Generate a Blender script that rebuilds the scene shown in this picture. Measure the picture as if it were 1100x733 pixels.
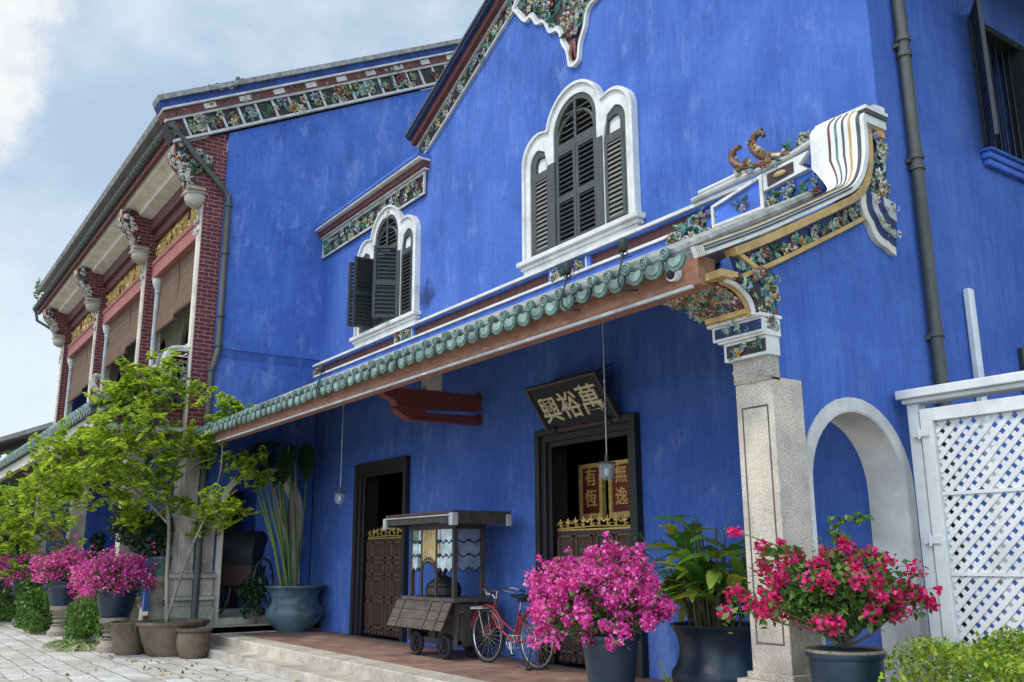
import bpy, bmesh, math, random
import numpy as np
from mathutils import Matrix, Vector, Euler
from mathutils.geometry import tessellate_polygon

for o in list(bpy.data.objects): bpy.data.objects.remove(o)
S = bpy.context.scene
COL = S.collection
random.seed(7)
rng = np.random.default_rng(11)
R = math.radians
PI = math.pi

# ------------------------------------------------------------------ camera
cd = bpy.data.cameras.new("camera"); cam = bpy.data.objects.new("camera", cd); COL.objects.link(cam)
cd.sensor_width = 36.0; cd.lens = 36.0*989.74/1100; cd.clip_start = 0.05; cd.clip_end = 3000
_y, _p, _r = -0.96032, 0.2305, -0.0055
_f = Vector((math.sin(_y)*math.cos(_p), math.cos(_y)*math.cos(_p), math.sin(_p)))
_rt = Vector((math.cos(_y), -math.sin(_y), 0)); _up = _rt.cross(_f)
_c, _s = math.cos(_r), math.sin(_r)
_rt, _up = _c*_rt+_s*_up, -_s*_rt+_c*_up
_b = -_f
cam.matrix_world = Matrix(((_rt.x,_up.x,_b.x,0),(_rt.y,_up.y,_b.y,0),(_rt.z,_up.z,_b.z,1.6),(0,0,0,1)))
S.camera = cam

# ------------------------------------------------------------------ sky, sun, exposure
SUN_EL, SUN_AZ = 58.0, 188.0          # azimuth clockwise from +y (the wall's inward normal)
S.world = bpy.data.worlds.new("World"); S.world.use_nodes = True
wt = S.world.node_tree; wt.nodes.clear()
def wn(t, **k):
    n = wt.nodes.new(t)
    for a, b in k.items(): setattr(n, a, b)
    return n
wout = wn('ShaderNodeOutputWorld'); wbg = wn('ShaderNodeBackground'); wbg.inputs['Strength'].default_value = 0.11
sky = wn('ShaderNodeTexSky'); sky.sky_type = 'NISHITA'; sky.sun_disc = False
sky.sun_elevation = R(SUN_EL); sky.sun_rotation = R(SUN_AZ); sky.dust_density = 2.5; sky.air_density = 1.0; sky.ozone_density = 1.5
wtc = wn('ShaderNodeTexCoord')
# clouds: stretched noise over the sky direction, plus one big bright bank low in the south-west
mp = wn('ShaderNodeMapping'); mp.inputs['Scale'].default_value = (1.0, 1.0, 1.9); mp.inputs['Location'].default_value = (0.35, 0.1, 0.2)
wt.links.new(wtc.outputs['Generated'], mp.inputs['Vector'])
n1 = wn('ShaderNodeTexNoise'); n1.inputs['Scale'].default_value = 2.6; n1.inputs['Detail'].default_value = 9; n1.inputs['Roughness'].default_value = 0.58
wt.links.new(mp.outputs['Vector'], n1.inputs['Vector'])
r1 = wn('ShaderNodeMapRange'); r1.interpolation_type = 'SMOOTHSTEP'
r1.inputs['From Min'].default_value = 0.40; r1.inputs['From Max'].default_value = 0.72
r1.inputs['To Min'].default_value = 0.0; r1.inputs['To Max'].default_value = 0.75
wt.links.new(n1.outputs['Fac'], r1.inputs['Value'])
def bank(direction, lo, hi, amt):
    d = wn('ShaderNodeVectorMath', operation='DOT_PRODUCT'); d.inputs[1].default_value = direction
    wt.links.new(wtc.outputs['Generated'], d.inputs[0])
    a = wn('ShaderNodeMath', operation='MULTIPLY_ADD'); a.inputs[1].default_value = amt; 
    n2 = wn('ShaderNodeTexNoise'); n2.inputs['Scale'].default_value = 7.0; n2.inputs['Detail'].default_value = 10; n2.inputs['Roughness'].default_value = 0.62
    wt.links.new(wtc.outputs['Generated'], n2.inputs['Vector'])
    s = wn('ShaderNodeMath', operation='SUBTRACT'); s.inputs[1].default_value = 0.5
    wt.links.new(n2.outputs['Fac'], s.inputs[0]); wt.links.new(s.outputs[0], a.inputs[0]); wt.links.new(d.outputs['Value'], a.inputs[2])
    m = wn('ShaderNodeMapRange'); m.interpolation_type = 'SMOOTHSTEP'
    m.inputs['From Min'].default_value = lo; m.inputs['From Max'].default_value = hi
    wt.links.new(a.outputs[0], m.inputs['Value']); return m, n2
def pxdir(x, y):
    d = _rt*(x-550)+_up*(366.5-y)+_f*989.74; d.normalize(); return (d.x, d.y, d.z)
_cc = Vector(pxdir(-130, -10)); _ce = _cc.dot(Vector(pxdir(76, 70)))
bk, bn = bank(tuple(_cc), _ce-0.003, _ce+0.006, 0.035)
bk2, _ = bank(pxdir(-10, 500), 0.955, 1.0, 0.06)
mx = wn('ShaderNodeMath', operation='MAXIMUM'); wt.links.new(r1.outputs[0], mx.inputs[0])
bk2s = wn('ShaderNodeMath', operation='MULTIPLY'); bk2s.inputs[1].default_value = 0.75; wt.links.new(bk2.outputs[0], bk2s.inputs[0])
wt.links.new(bk2s.outputs[0], mx.inputs[1])
mxc = wn('ShaderNodeMix', data_type='RGBA'); wt.links.new(mx.outputs[0], mxc.inputs['Factor'])
hz = wn('ShaderNodeMix', data_type='RGBA'); hz.inputs['Factor'].default_value = 0.68; hz.inputs['B'].default_value = (4.5, 5.75, 7.1, 1)
wt.links.new(sky.outputs['Color'], hz.inputs['A'])
wt.links.new(hz.outputs['Result'], mxc.inputs['A']); mxc.inputs['B'].default_value = (7.0, 7.6, 8.2, 1)
cr = wn('ShaderNodeValToRGB'); cr.color_ramp.elements[0].position = 0.32; cr.color_ramp.elements[0].color = (5.6, 6.0, 6.5, 1)
cr.color_ramp.elements[1].position = 0.62; cr.color_ramp.elements[1].color = (7.6, 7.7, 7.7, 1)
wt.links.new(bn.outputs['Fac'], cr.inputs['Fac'])
mx2 = wn('ShaderNodeMix', data_type='RGBA'); wt.links.new(bk.outputs[0], mx2.inputs['Factor'])
wt.links.new(mxc.outputs['Result'], mx2.inputs['A']); wt.links.new(cr.outputs['Color'], mx2.inputs['B'])
# unseen bright bank added to the south-east sky to fill the shaded walls
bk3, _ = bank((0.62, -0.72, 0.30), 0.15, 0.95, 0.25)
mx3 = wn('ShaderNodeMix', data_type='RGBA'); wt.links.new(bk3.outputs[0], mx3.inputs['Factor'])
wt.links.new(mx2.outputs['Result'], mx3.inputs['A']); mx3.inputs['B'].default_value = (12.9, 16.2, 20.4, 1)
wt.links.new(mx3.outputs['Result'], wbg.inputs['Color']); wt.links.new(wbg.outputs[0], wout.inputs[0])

sd = bpy.data.lights.new("sun", 'SUN'); sun = bpy.data.objects.new("sun", sd); COL.objects.link(sun)
sd.energy = 1.9; sd.angle = R(8); sd.color = (1.0, 0.92, 0.80)
_a, _e = R(SUN_AZ), R(SUN_EL)
_sv = Vector((math.sin(_a)*math.cos(_e), math.cos(_a)*math.cos(_e), math.sin(_e)))
sun.rotation_euler = _sv.to_track_quat('Z', 'Y').to_euler()
S.view_settings.view_transform = 'Standard'; S.view_settings.look = 'None'
S.view_settings.exposure = 0.25; S.view_settings.gamma = 1.0; S.view_settings.use_curve_mapping = False

# ------------------------------------------------------------------ materials
def nodes(name):
    m = bpy.data.materials.new(name); m.use_nodes = True
    nt = m.node_tree; b = nt.nodes['Principled BSDF']
    return m, nt, b
def N(nt, t, **k):
    n = nt.nodes.new(t)
    for a, v in k.items():
        if hasattr(n, a): setattr(n, a, v)
        else: n.inputs[a.replace('_', ' ')].default_value = v
    return n
def col(c): return (c[0], c[1], c[2], 1)
def objco(nt, scale=(1,1,1), loc=(0,0,0), rot=(0,0,0)):
    t = N(nt, 'ShaderNodeTexCoord'); m = N(nt, 'ShaderNodeMapping')
    m.inputs['Scale'].default_value = scale; m.inputs['Location'].default_value = loc; m.inputs['Rotation'].default_value = rot
    nt.links.new(t.outputs['Object'], m.inputs['Vector']); return m.outputs['Vector']
def noise(nt, vec, s, d=5, r=0.55):
    n = N(nt, 'ShaderNodeTexNoise'); n.inputs['Scale'].default_value = s; n.inputs['Detail'].default_value = d; n.inputs['Roughness'].default_value = r
    nt.links.new(vec, n.inputs['Vector']); return n.outputs['Fac']
def ramp(nt, fac, stops):
    r = N(nt, 'ShaderNodeValToRGB'); e = r.color_ramp.elements
    while len(e) < len(stops): e.new(0.5)
    for k, (p, c) in enumerate(stops):
        e[k].position = p; e[k].color = col(c) if not isinstance(c, (int, float)) else (c, c, c, 1)
    nt.links.new(fac, r.inputs['Fac']); return r.outputs['Color']
def mix(nt, fac, a, b, mode='MIX'):
    m = N(nt, 'ShaderNodeMix', data_type='RGBA', blend_type=mode)
    for s, v in (('Factor', fac), ('A', a), ('B', b)):
        if isinstance(v, (int, float)): m.inputs[s].default_value = v
        elif isinstance(v, tuple): m.inputs[s].default_value = col(v)
        else: nt.links.new(v, m.inputs[s])
    return m.outputs['Result']
def bump(nt, b, h, strength=0.3, dist=0.01):
    n = N(nt, 'ShaderNodeBump'); n.inputs['Strength'].default_value = strength; n.inputs['Distance'].default_value = dist
    nt.links.new(h, n.inputs['Height']); nt.links.new(n.outputs[0], b.inputs['Normal'])
def simple(name, c, rough=0.6, var=0.25, scale=6.0, bmp=0.15, stretch=(1,1,1), metal=0.0, dirt=None):
    m, nt, b = nodes(name); v = objco(nt, stretch); f = noise(nt, v, scale, 6)
    lo = tuple(x*(1-var) for x in c); hi = tuple(min(1, x*(1+var)) for x in c)
    out = ramp(nt, f, [(0.3, lo), (0.7, hi)])
    if dirt:
        g = noise(nt, objco(nt, loc=(3,1,2)), 2.3, 8, 0.65); out = mix(nt, ramp(nt, g, [(0.52, 0.0), (0.72, 0.75)]), out, dirt)
    nt.links.new(out, b.inputs['Base Color']); b.inputs['Roughness'].default_value = rough; b.inputs['Metallic'].default_value = metal
    if bmp: bump(nt, b, noise(nt, v, scale*6, 4), bmp)
    return m

def limewash(name, weather=0.4, dark=0.35, tint=1.0, stain=None):
    m, nt, b = nodes(name)
    v = objco(nt); vs = objco(nt, (1, 1, 0.16))
    big = noise(nt, v, 0.55, 6, 0.6); streak = noise(nt, vs, 5.0, 7, 0.65); fine = noise(nt, v, 9, 8, 0.7)
    base = ramp(nt, big, [(0.25, (0.040*tint, 0.100*tint, 0.365*tint)), (0.5, (0.062*tint, 0.137*tint, 0.45*tint)), (0.78, (0.100*tint, 0.185*tint, 0.525*tint))])
    s2 = ramp(nt, streak, [(0.3, (0.82, 0.84, 0.88)), (0.72, (1.15, 1.13, 1.08))])
    c = mix(nt, 0.8, base, s2, 'MULTIPLY')
    f2 = ramp(nt, fine, [(0.35, (0.86, 0.87, 0.9)), (0.68, (1.1, 1.09, 1.06))]); c = mix(nt, 0.7, c, f2, 'MULTIPLY')
    bs = noise(nt, objco(nt, (1, 1, 0.09), (3, 3, 3)), 24.0, 6, 0.7)
    md = noise(nt, objco(nt, (1, 1, 0.7), (7, 1, 2)), 0.9, 5, 0.6)
    c = mix(nt, ramp(nt, md, [(0.40, 0.25), (0.62, 0.95)]), c, mix(nt, 1.0, c, ramp(nt, bs, [(0.32, (0.78, 0.82, 0.86)), (0.66, (1.28, 1.21, 1.11))]), 'MULTIPLY'))
    bl_ = noise(nt, objco(nt, (1, 1, 0.8), (2, 5, 9)), 1.6, 4, 0.5); c = mix(nt, 0.8, c, ramp(nt, bl_, [(0.36, (0.86, 0.88, 0.91)), (0.64, (1.12, 1.09, 1.05))]), 'MULTIPLY')
    # chalky efflorescence
    ch = noise(nt, objco(nt, (1.3, 1.3, 0.55), (5, 2, 1)), 2.2, 10, 0.72)
    cf = ramp(nt, ch, [(0.60-0.06*weather, 0.0), (0.80-0.08*weather, 0.55*weather)])
    c = mix(nt, cf, c, (0.30, 0.37, 0.62))
    # thin scratches running down
    sc = noise(nt, objco(nt, (9, 9, 1.1), (1, 7, 3)), 2.0, 6, 0.6)
    c = mix(nt, ramp(nt, sc, [(0.68, 0.0), (0.74, 0.35*weather)]), c, (0.34, 0.42, 0.68))
    # mould
    mo = noise(nt, objco(nt, (1, 1, 0.6), (2, 9, 4)), 1.5, 10, 0.72)
    c = mix(nt, ramp(nt, mo, [(0.60, 0.0), (0.76, dark)]), c, (0.016, 0.03, 0.10))
    # hairline cracks, only here and there
    vo = N(nt, 'ShaderNodeTexVoronoi', feature='DISTANCE_TO_EDGE'); vo.inputs['Scale'].default_value = 0.75
    wv = N(nt, 'ShaderNodeVectorMath', operation='MULTIPLY_ADD'); wv.inputs[1].default_value = (0.5, 0.5, 0.5)
    wz = N(nt, 'ShaderNodeTexNoise'); wz.inputs['Scale'].default_value = 2.2; wz.inputs['Detail'].default_value = 8; nt.links.new(objco(nt), wz.inputs['Vector'])
    nt.links.new(wz.outputs['Color'], wv.inputs[0]); nt.links.new(objco(nt, (1, 1, 0.7)), wv.inputs[2]); nt.links.new(wv.outputs[0], vo.inputs['Vector'])
    ck = N(nt, 'ShaderNodeMath', operation='MULTIPLY'); nt.links.new(ramp(nt, vo.outputs['Distance'], [(0.0, 0.42), (0.012, 0.0)]), ck.inputs[0]); nt.links.new(ramp(nt, noise(nt, objco(nt, loc=(3, 8, 1)), 0.8, 3), [(0.54, 0.0), (0.64, 1.0)]), ck.inputs[1])
    c = mix(nt, ck.outputs[0], c, (0.02, 0.04, 0.14))
    # rubbed, chalky patches near the floor
    gz = N(nt, 'ShaderNodeTexCoord'); sz_ = N(nt, 'ShaderNodeSeparateXYZ'); nt.links.new(gz.outputs['Object'], sz_.inputs[0])
    mr = N(nt, 'ShaderNodeMapRange'); mr.inputs['From Min'].default_value = 1.7; mr.inputs['From Max'].default_value = 0.4; nt.links.new(sz_.outputs[2], mr.inputs['Value'])
    wn_ = noise(nt, objco(nt, (1, 1, 0.35), (4, 4, 0)), 2.6, 9, 0.68)
    mm_ = N(nt, 'ShaderNodeMath', operation='MULTIPLY'); nt.links.new(mr.outputs[0], mm_.inputs[0]); nt.links.new(ramp(nt, wn_, [(0.45, 0.0), (0.62, 0.55)]), mm_.inputs[1])
    c = mix(nt, mm_.outputs[0], c, (0.22, 0.34, 0.62))
    if stain:          # damp black patch beside the left window
        cmb = N(nt, 'ShaderNodeCombineXYZ'); nt.links.new(sz_.outputs[0], cmb.inputs[0]); nt.links.new(sz_.outputs[2], cmb.inputs[2])
        ds = N(nt, 'ShaderNodeVectorMath', operation='DISTANCE'); ds.inputs[1].default_value = (stain[0], 0, stain[1]); nt.links.new(cmb.outputs[0], ds.inputs[0])
        m1 = N(nt, 'ShaderNodeMapRange'); m1.inputs['From Min'].default_value = stain[2]; m1.inputs['From Max'].default_value = 0.05; m1.inputs['To Max'].default_value = 0.55; nt.links.new(ds.outputs['Value'], m1.inputs['Value'])
        sn = noise(nt, objco(nt, (1, 1, 0.6), (1, 1, 1)), 5.0, 9, 0.72); ad = N(nt, 'ShaderNodeMath', operation='ADD'); nt.links.new(m1.outputs[0], ad.inputs[0]); nt.links.new(sn, ad.inputs[1])
        c = mix(nt, ramp(nt, ad.outputs[0], [(0.80, 0.0), (1.0, 0.8)]), c, (0.012, 0.025, 0.085))
    if dark > 0.5:
        sp = noise(nt, objco(nt, (1, 1, 0.8), (8, 3, 6)), 7.0, 8, 0.75); c = mix(nt, ramp(nt, sp, [(0.57, 0.0), (0.70, 0.6)]), c, (0.012, 0.03, 0.12))
    nt.links.new(c, b.inputs['Base Color']); b.inputs['Roughness'].default_value = 0.88
    b.inputs['Specular IOR Level'].default_value = 0.25
    bump(nt, b, mix(nt, 0.5, fine, streak), 0.28, 0.012)
    return m

def brickmat(name, c1, c2, mortar, bw, bh, mode='xz', ms=0.012, offs=0.5, rough=0.85, var=0.3, bmp=0.4):
    m, nt, b = nodes(name); t = N(nt, 'ShaderNodeTexCoord'); sp = N(nt, 'ShaderNodeSeparateXYZ'); nt.links.new(t.outputs['Object'], sp.inputs[0])
    cb = N(nt, 'ShaderNodeCombineXYZ')
    if mode == 'xz':
        ad = N(nt, 'ShaderNodeMath', operation='ADD'); nt.links.new(sp.outputs[0], ad.inputs[0]); nt.links.new(sp.outputs[1], ad.inputs[1])
        nt.links.new(ad.outputs[0], cb.inputs[0]); nt.links.new(sp.outputs[2], cb.inputs[1])
    else:
        nt.links.new(sp.outputs[0], cb.inputs[0]); nt.links.new(sp.outputs[1], cb.inputs[1])
    # slightly wandering joints
    nz = N(nt, 'ShaderNodeTexNoise'); nz.inputs['Scale'].default_value = 1.7; nz.inputs['Detail'].default_value = 3
    nt.links.new(cb.outputs[0], nz.inputs['Vector'])
    mxv = N(nt, 'ShaderNodeMix', data_type='VECTOR'); 
    va = N(nt, 'ShaderNodeVectorMath', operation='MULTIPLY_ADD'); va.inputs[1].default_value = (bh*0.35, bh*0.35, 0)
    nt.links.new(nz.outputs['Color'], va.inputs[0]); nt.links.new(cb.outputs[0], va.inputs[2])
    br = N(nt, 'ShaderNodeTexBrick'); br.offset = offs; br.inputs['Scale'].default_value = 1.0
    br.inputs['Brick Width'].default_value = bw; br.inputs['Row Height'].default_value = bh; br.inputs['Mortar Size'].default_value = ms
    br.inputs['Mortar Smooth'].default_value = 0.3; br.inputs['Bias'].default_value = 0.0
    br.inputs['Color1'].default_value = col(c1); br.inputs['Color2'].default_value = col(c2); br.inputs['Mortar'].default_value = col(mortar)
    nt.links.new(va.outputs[0], br.inputs['Vector'])
    f = noise(nt, objco(nt), 3.1, 8, 0.65); f3 = noise(nt, objco(nt), 30, 4, 0.6)
    c = mix(nt, 0.9, br.outputs['Color'], ramp(nt, f, [(0.3, tuple([1-var]*3)), (0.7, tuple([1+var*0.7]*3))]), 'MULTIPLY')
    c = mix(nt, 0.5, c, ramp(nt, f3, [(0.3, (0.8,0.8,0.8)), (0.7, (1.15,1.15,1.15))]), 'MULTIPLY')
    nt.links.new(c, b.inputs['Base Color']); b.inputs['Roughness'].default_value = rough
    inv = N(nt, 'ShaderNodeMath', operation='MULTIPLY_ADD'); inv.inputs[1].default_value = -1; nt.links.new(br.outputs['Fac'], inv.inputs[0]); nt.links.new(f3, inv.inputs[2])
    bump(nt, b, inv.outputs[0], bmp, 0.01)
    return m

def granite(name, base, speck=0.9, dirt=0.5):
    m, nt, b = nodes(name); v = objco(nt)
    f = noise(nt, v, 75, 2, 0.5); f2 = noise(nt, v, 2.0, 8, 0.65)
    c = ramp(nt, f, [(0.34, tuple(x*0.30 for x in base)), (0.44, tuple(x*0.85 for x in base)), (0.58, base), (0.7, tuple(min(1, x*1.35) for x in base))])
    c = mix(nt, speck, base, c)
    c = mix(nt, 0.9, c, ramp(nt, f2, [(0.32, (1-dirt, 1-dirt, 1-dirt*0.95)), (0.62, (1.1, 1.08, 1.05))]), 'MULTIPLY')
    nt.links.new(c, b.inputs['Base Color']); b.inputs['Roughness'].default_value = 0.8
    bump(nt, b, f, 0.35, 0.006); return m

def leafmat(name, stops, trans=0.35, rough=0.45):
    m, nt, b = nodes(name); g = N(nt, 'ShaderNodeNewGeometry')
    c = ramp(nt, g.outputs['Random Per Island'], stops)
    nt.links.new(c, b.inputs['Base Color']); b.inputs['Roughness'].default_value = rough; b.inputs['Specular IOR Level'].default_value = 0.35
    tr = N(nt, 'ShaderNodeBsdfTranslucent'); ms = N(nt, 'ShaderNodeMixShader'); ms.inputs[0].default_value = trans
    c2 = mix(nt, 1.0, c, (1.5, 1.45, 0.9), 'MULTIPLY') if trans else c
    nt.links.new(c2, tr.inputs[0]); nt.links.new(b.outputs[0], ms.inputs[1]); nt.links.new(tr.outputs[0], ms.inputs[2])
    nt.links.new(ms.outputs[0], nt.nodes['Material Output'].inputs[0]); return m

def woodmat(name, c, rough=0.6, axis=(1,1,9), scale=3, var=0.4):
    m, nt, b = nodes(name); v = objco(nt, axis); f = noise(nt, v, scale, 8, 0.6)
    cc = ramp(nt, f, [(0.28, tuple(x*(1-var) for x in c)), (0.7, tuple(x*(1+var) for x in c))])
    nt.links.new(cc, b.inputs['Base Color']); b.inputs['Roughness'].default_value = rough; bump(nt, b, f, 0.25, 0.005); return m

M = {}
M['blue'] = limewash('blue_limewash', 0.75, 0.42, 0.93, (-2.25, 5.95, 0.62))
M['blue_old'] = limewash('weathered_blue_limewash', 0.95, 0.55, 0.95)
M['blue_plain'] = limewash('smooth_blue_limewash', 0.3, 0.15, 0.86)
M['blue_paint'] = simple('blue_paint', (0.05, 0.13, 0.48), 0.7, 0.3, 5, 0.2)
M['navy'] = simple('dark_navy_ground', (0.012, 0.03, 0.10), 0.7, 0.4, 9)
M['dark'] = simple('dark_ground', (0.035, 0.02, 0.022), 0.7, 0.4, 9)
M['white'] = simple('aged_white_plaster', (0.62, 0.61, 0.57), 0.75, 0.14, 4, 0.25, dirt=(0.36, 0.35, 0.31))
M['whitepaint'] = simple('white_paint', (0.64, 0.64, 0.62), 0.55, 0.1, 3, 0.15, dirt=(0.46, 0.46, 0.43))
M['cream'] = simple('cream_plaster', (0.60, 0.55, 0.45), 0.8, 0.14, 3, 0.2, dirt=(0.36, 0.31, 0.24))
M['greyline'] = simple('grey_moulding', (0.46, 0.46, 0.44), 0.75, 0.2, 5, 0.2, dirt=(0.2, 0.2, 0.19))
M['greydark'] = simple('dark_grey_moulding', (0.07, 0.075, 0.075), 0.7, 0.3, 5)
M['gold'] = simple('ochre_moulding', (0.46, 0.29, 0.10), 0.6, 0.25, 6, 0.2, dirt=(0.22, 0.14, 0.07))
M['maroon'] = simple('maroon_moulding', (0.12, 0.035, 0.03), 0.7, 0.35, 7, 0.3)
M['maroon_louvre'] = woodmat('ribbed_maroon_band', (0.11, 0.035, 0.028), 0.7, (14, 1, 0.2), 4, 0.5)
M['fascia'] = woodmat('terracotta_painted_beam', (0.27, 0.125, 0.075), 0.7, (1.5, 6, 6), 3, 0.35)
M['redwood'] = woodmat('red_brown_timber', (0.17, 0.04, 0.03), 0.55, (5, 1, 8), 3, 0.35)
M['pinkbeam'] = woodmat('faded_red_beam', (0.32, 0.11, 0.09), 0.65, (1, 5, 6), 3, 0.25)
M['darkred'] = woodmat('dark_red_beam', (0.10, 0.03, 0.028), 0.65, (1, 5, 6), 3, 0.3)
M['brick'] = brickmat('red_brick', (0.135, 0.020, 0.024), (0.095, 0.014, 0.018), (0.27, 0.17, 0.15), 0.24, 0.085, 'xz', 0.008)
M['granite'] = granite('speckled_granite', (0.53, 0.465, 0.375), 0.62, 0.5)
M['granite_old'] = granite('weathered_granite', (0.42, 0.38, 0.31), 0.6, 0.6)
M['step'] = granite('worn_step_granite', (0.54, 0.48, 0.39), 0.5, 0.5)
M['tilefloor'] = brickmat('terracotta_paving', (0.31, 0.18, 0.135), (0.22, 0.115, 0.09), (0.17, 0.13, 0.10), 0.30, 0.30, 'xy', 0.006, 0.0, 0.75, 0.45, 0.3)
M['paving'] = brickmat('pale_granite_paving', (0.57, 0.555, 0.51), (0.44, 0.385, 0.32), (0.20, 0.185, 0.15), 0.85, 0.34, 'xy', 0.012, 0.37, 0.8, 0.4, 0.5)
M['glaze'] = simple('green_glazed_tile', (0.075, 0.135, 0.11), 0.4, 0.7, 7, 0.2, dirt=(0.045, 0.055, 0.045))
M['glaze_pale'] = simple('pale_green_glazed_tile', (0.18, 0.245, 0.21), 0.45, 0.6, 7, 0.2, dirt=(0.07, 0.09, 0.075))
M['roof'] = simple('weathered_roof_tile', (0.26, 0.255, 0.23), 0.9, 0.4, 8, 0.5, dirt=(0.10, 0.10, 0.09))
M['shutter'] = woodmat('grey_green_shutter', (0.055, 0.06, 0.055), 0.55, (4, 4, 1), 4, 0.25)
M['slat'] = woodmat('pale_shutter_slat', (0.21, 0.20, 0.17), 0.55, (1, 4, 4), 4, 0.25)
M['shutter_black'] = woodmat('blackened_shutter', (0.02, 0.026, 0.028), 0.5, (4, 4, 1), 4, 0.3)
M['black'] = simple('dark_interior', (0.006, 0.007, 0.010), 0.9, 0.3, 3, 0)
M['doorwood'] = woodmat('dark_carved_timber', (0.055, 0.027, 0.018), 0.55, (5, 5, 1), 4, 0.35)
M['doorframe'] = woodmat('black_brown_timber', (0.014, 0.011, 0.011), 0.55, (5, 5, 1), 4, 0.35)
M['dooredge'] = woodmat('worn_panel_edge', (0.115, 0.075, 0.055), 0.5, (5, 5, 1), 4, 0.3)
M['giltpaint'] = simple('gilt_painted_wood', (0.68, 0.44, 0.13), 0.5, 0.3, 14, 0.2)
M['gilt'] = simple('gilding', (0.62, 0.42, 0.13), 0.38, 0.35, 18, 0.4, metal=0.55)
M['giltdull'] = simple('dull_gilding', (0.42, 0.29, 0.09), 0.5, 0.5, 20, 0.5, metal=0.3)
M['lacquer'] = simple('black_lacquer', (0.006, 0.008, 0.010), 0.7, 0.4, 5, 0.1)
M['redlacquer'] = simple('oxblood_lacquer', (0.20, 0.03, 0.025), 0.4, 0.25, 7, 0.1)
M['ivory'] = simple('ivory_lettering', (0.60, 0.48, 0.30), 0.5, 0.15, 20, 0.1)
M['iron'] = simple('black_iron', (0.018, 0.019, 0.021), 0.5, 0.3, 12, 0.1, metal=0.3)
M['pipe'] = simple('grey_green_downpipe', (0.060, 0.062, 0.053), 0.6, 0.25, 9, 0.1, (1, 1, 0.3), dirt=(0.05, 0.05, 0.045))
M['wheeliron'] = simple('dull_painted_wheel', (0.07, 0.075, 0.085), 0.6, 0.3, 9, 0.1)
M['chrome'] = simple('worn_chrome', (0.55, 0.55, 0.55), 0.25, 0.1, 9, 0, metal=0.9)
M['rubber'] = simple('rubber', (0.02, 0.02, 0.02), 0.8, 0.3, 9, 0.1)
M['bikered'] = simple('red_bicycle_enamel', (0.30, 0.02, 0.025), 0.3, 0.15, 9, 0)
M['bluepot'] = simple('dark_blue_glaze', (0.006, 0.018, 0.036), 0.42, 0.4, 5, 0.1, dirt=(0.022, 0.042, 0.065))
M['tealpot'] = simple('mottled_teal_glaze', (0.085, 0.135, 0.155), 0.45, 0.6, 3, 0.3, dirt=(0.015, 0.028, 0.04))
M['claypot'] = simple('brown_earthenware', (0.125, 0.085, 0.052), 0.65, 0.45, 4, 0.3, dirt=(0.055, 0.045, 0.035))
M['rimclay'] = simple('tan_pot_rim', (0.24, 0.18, 0.12), 0.6, 0.3, 7, 0.2)
M['soil'] = simple('potting_soil', (0.035, 0.025, 0.018), 0.95, 0.4, 15, 0.5)
M['stoneped'] = granite('carved_stone', (0.30, 0.25, 0.19), 0.5, 0.6)
M['bark'] = simple('grey_brown_bark', (0.13, 0.10, 0.075), 0.9, 0.4, 7, 0.6, (1, 1, 0.3))
M['greybark'] = simple('pale_bark', (0.21, 0.18, 0.14), 0.9, 0.35, 7, 0.5, (1, 1, 0.3))
M['stalk'] = leafmat('green_stalk', [(0.0, (0.06, 0.14, 0.03)), (0.5, (0.14, 0.20, 0.06)), (1.0, (0.22, 0.26, 0.09))], 0.0, 0.4)
M['redstalk'] = leafmat('dark_red_stalk', [(0.0, (0.05, 0.02, 0.015)), (0.5, (0.07, 0.05, 0.02)), (1.0, (0.10, 0.09, 0.03))], 0.0, 0.4)
M['lf_tree'] = leafmat('feathery_leaf', [(0.0, (0.07, 0.15, 0.02)), (0.3, (0.20, 0.31, 0.03)), (0.8, (0.42, 0.52, 0.05)), (1.0, (0.52, 0.56, 0.07))], 0.5)
M['lf_mid'] = leafmat('mid_green_leaf', [(0.0, (0.035, 0.085, 0.02)), (0.5, (0.07, 0.15, 0.028)), (1.0, (0.15, 0.24, 0.045))], 0.35)
M['lf_dark'] = leafmat('dark_leaf', [(0.0, (0.010, 0.03, 0.012)), (0.6, (0.022, 0.055, 0.02)), (1.0, (0.045, 0.085, 0.03))], 0.15)
M['lf_hedge'] = leafmat('hedge_leaf', [(0.0, (0.06, 0.12, 0.015)), (0.4, (0.14, 0.24, 0.022)), (0.75, (0.26, 0.36, 0.03)), (1.0, (0.40, 0.42, 0.05))], 0.4)
M['lf_ginger'] = leafmat('broad_leaf', [(0.0, (0.07, 0.18, 0.03)), (0.5, (0.14, 0.30, 0.05)), (0.8, (0.26, 0.40, 0.06)), (1.0, (0.48, 0.46, 0.08))], 0.45, 0.4)
M['lf_palm'] = leafmat('dark_palm_leaf', [(0.0, (0.012, 0.04, 0.016)), (1.0, (0.025, 0.07, 0.025))], 0.2, 0.35)
M['lf_spider'] = leafmat('pale_striped_leaf', [(0.0, (0.10, 0.17, 0.05)), (0.5, (0.24, 0.30, 0.12)), (1.0, (0.42, 0.44, 0.25))], 0.3)
M['pink'] = leafmat('magenta_bract', [(0.0, (0.40, 0.012, 0.19)), (0.3, (0.64, 0.04, 0.36)), (0.65, (0.78, 0.10, 0.50)), (0.9, (0.85, 0.24, 0.62)), (1.0, (0.85, 0.5, 0.65))], 0.35, 0.6)
M['crimson'] = leafmat('crimson_bract', [(0.0, (0.34, 0.006, 0.07)), (0.4, (0.55, 0.010, 0.12)), (0.8, (0.70, 0.022, 0.20)), (1.0, (0.78, 0.10, 0.32))], 0.35, 0.6)
M['bamboo'] = brickmat('bamboo_blind', (0.17, 0.088, 0.042), (0.12, 0.06, 0.03), (0.05, 0.03, 0.018), 3.0, 0.035, 'xz', 0.004, 0.5, 0.7, 0.3, 0.3)
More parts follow.
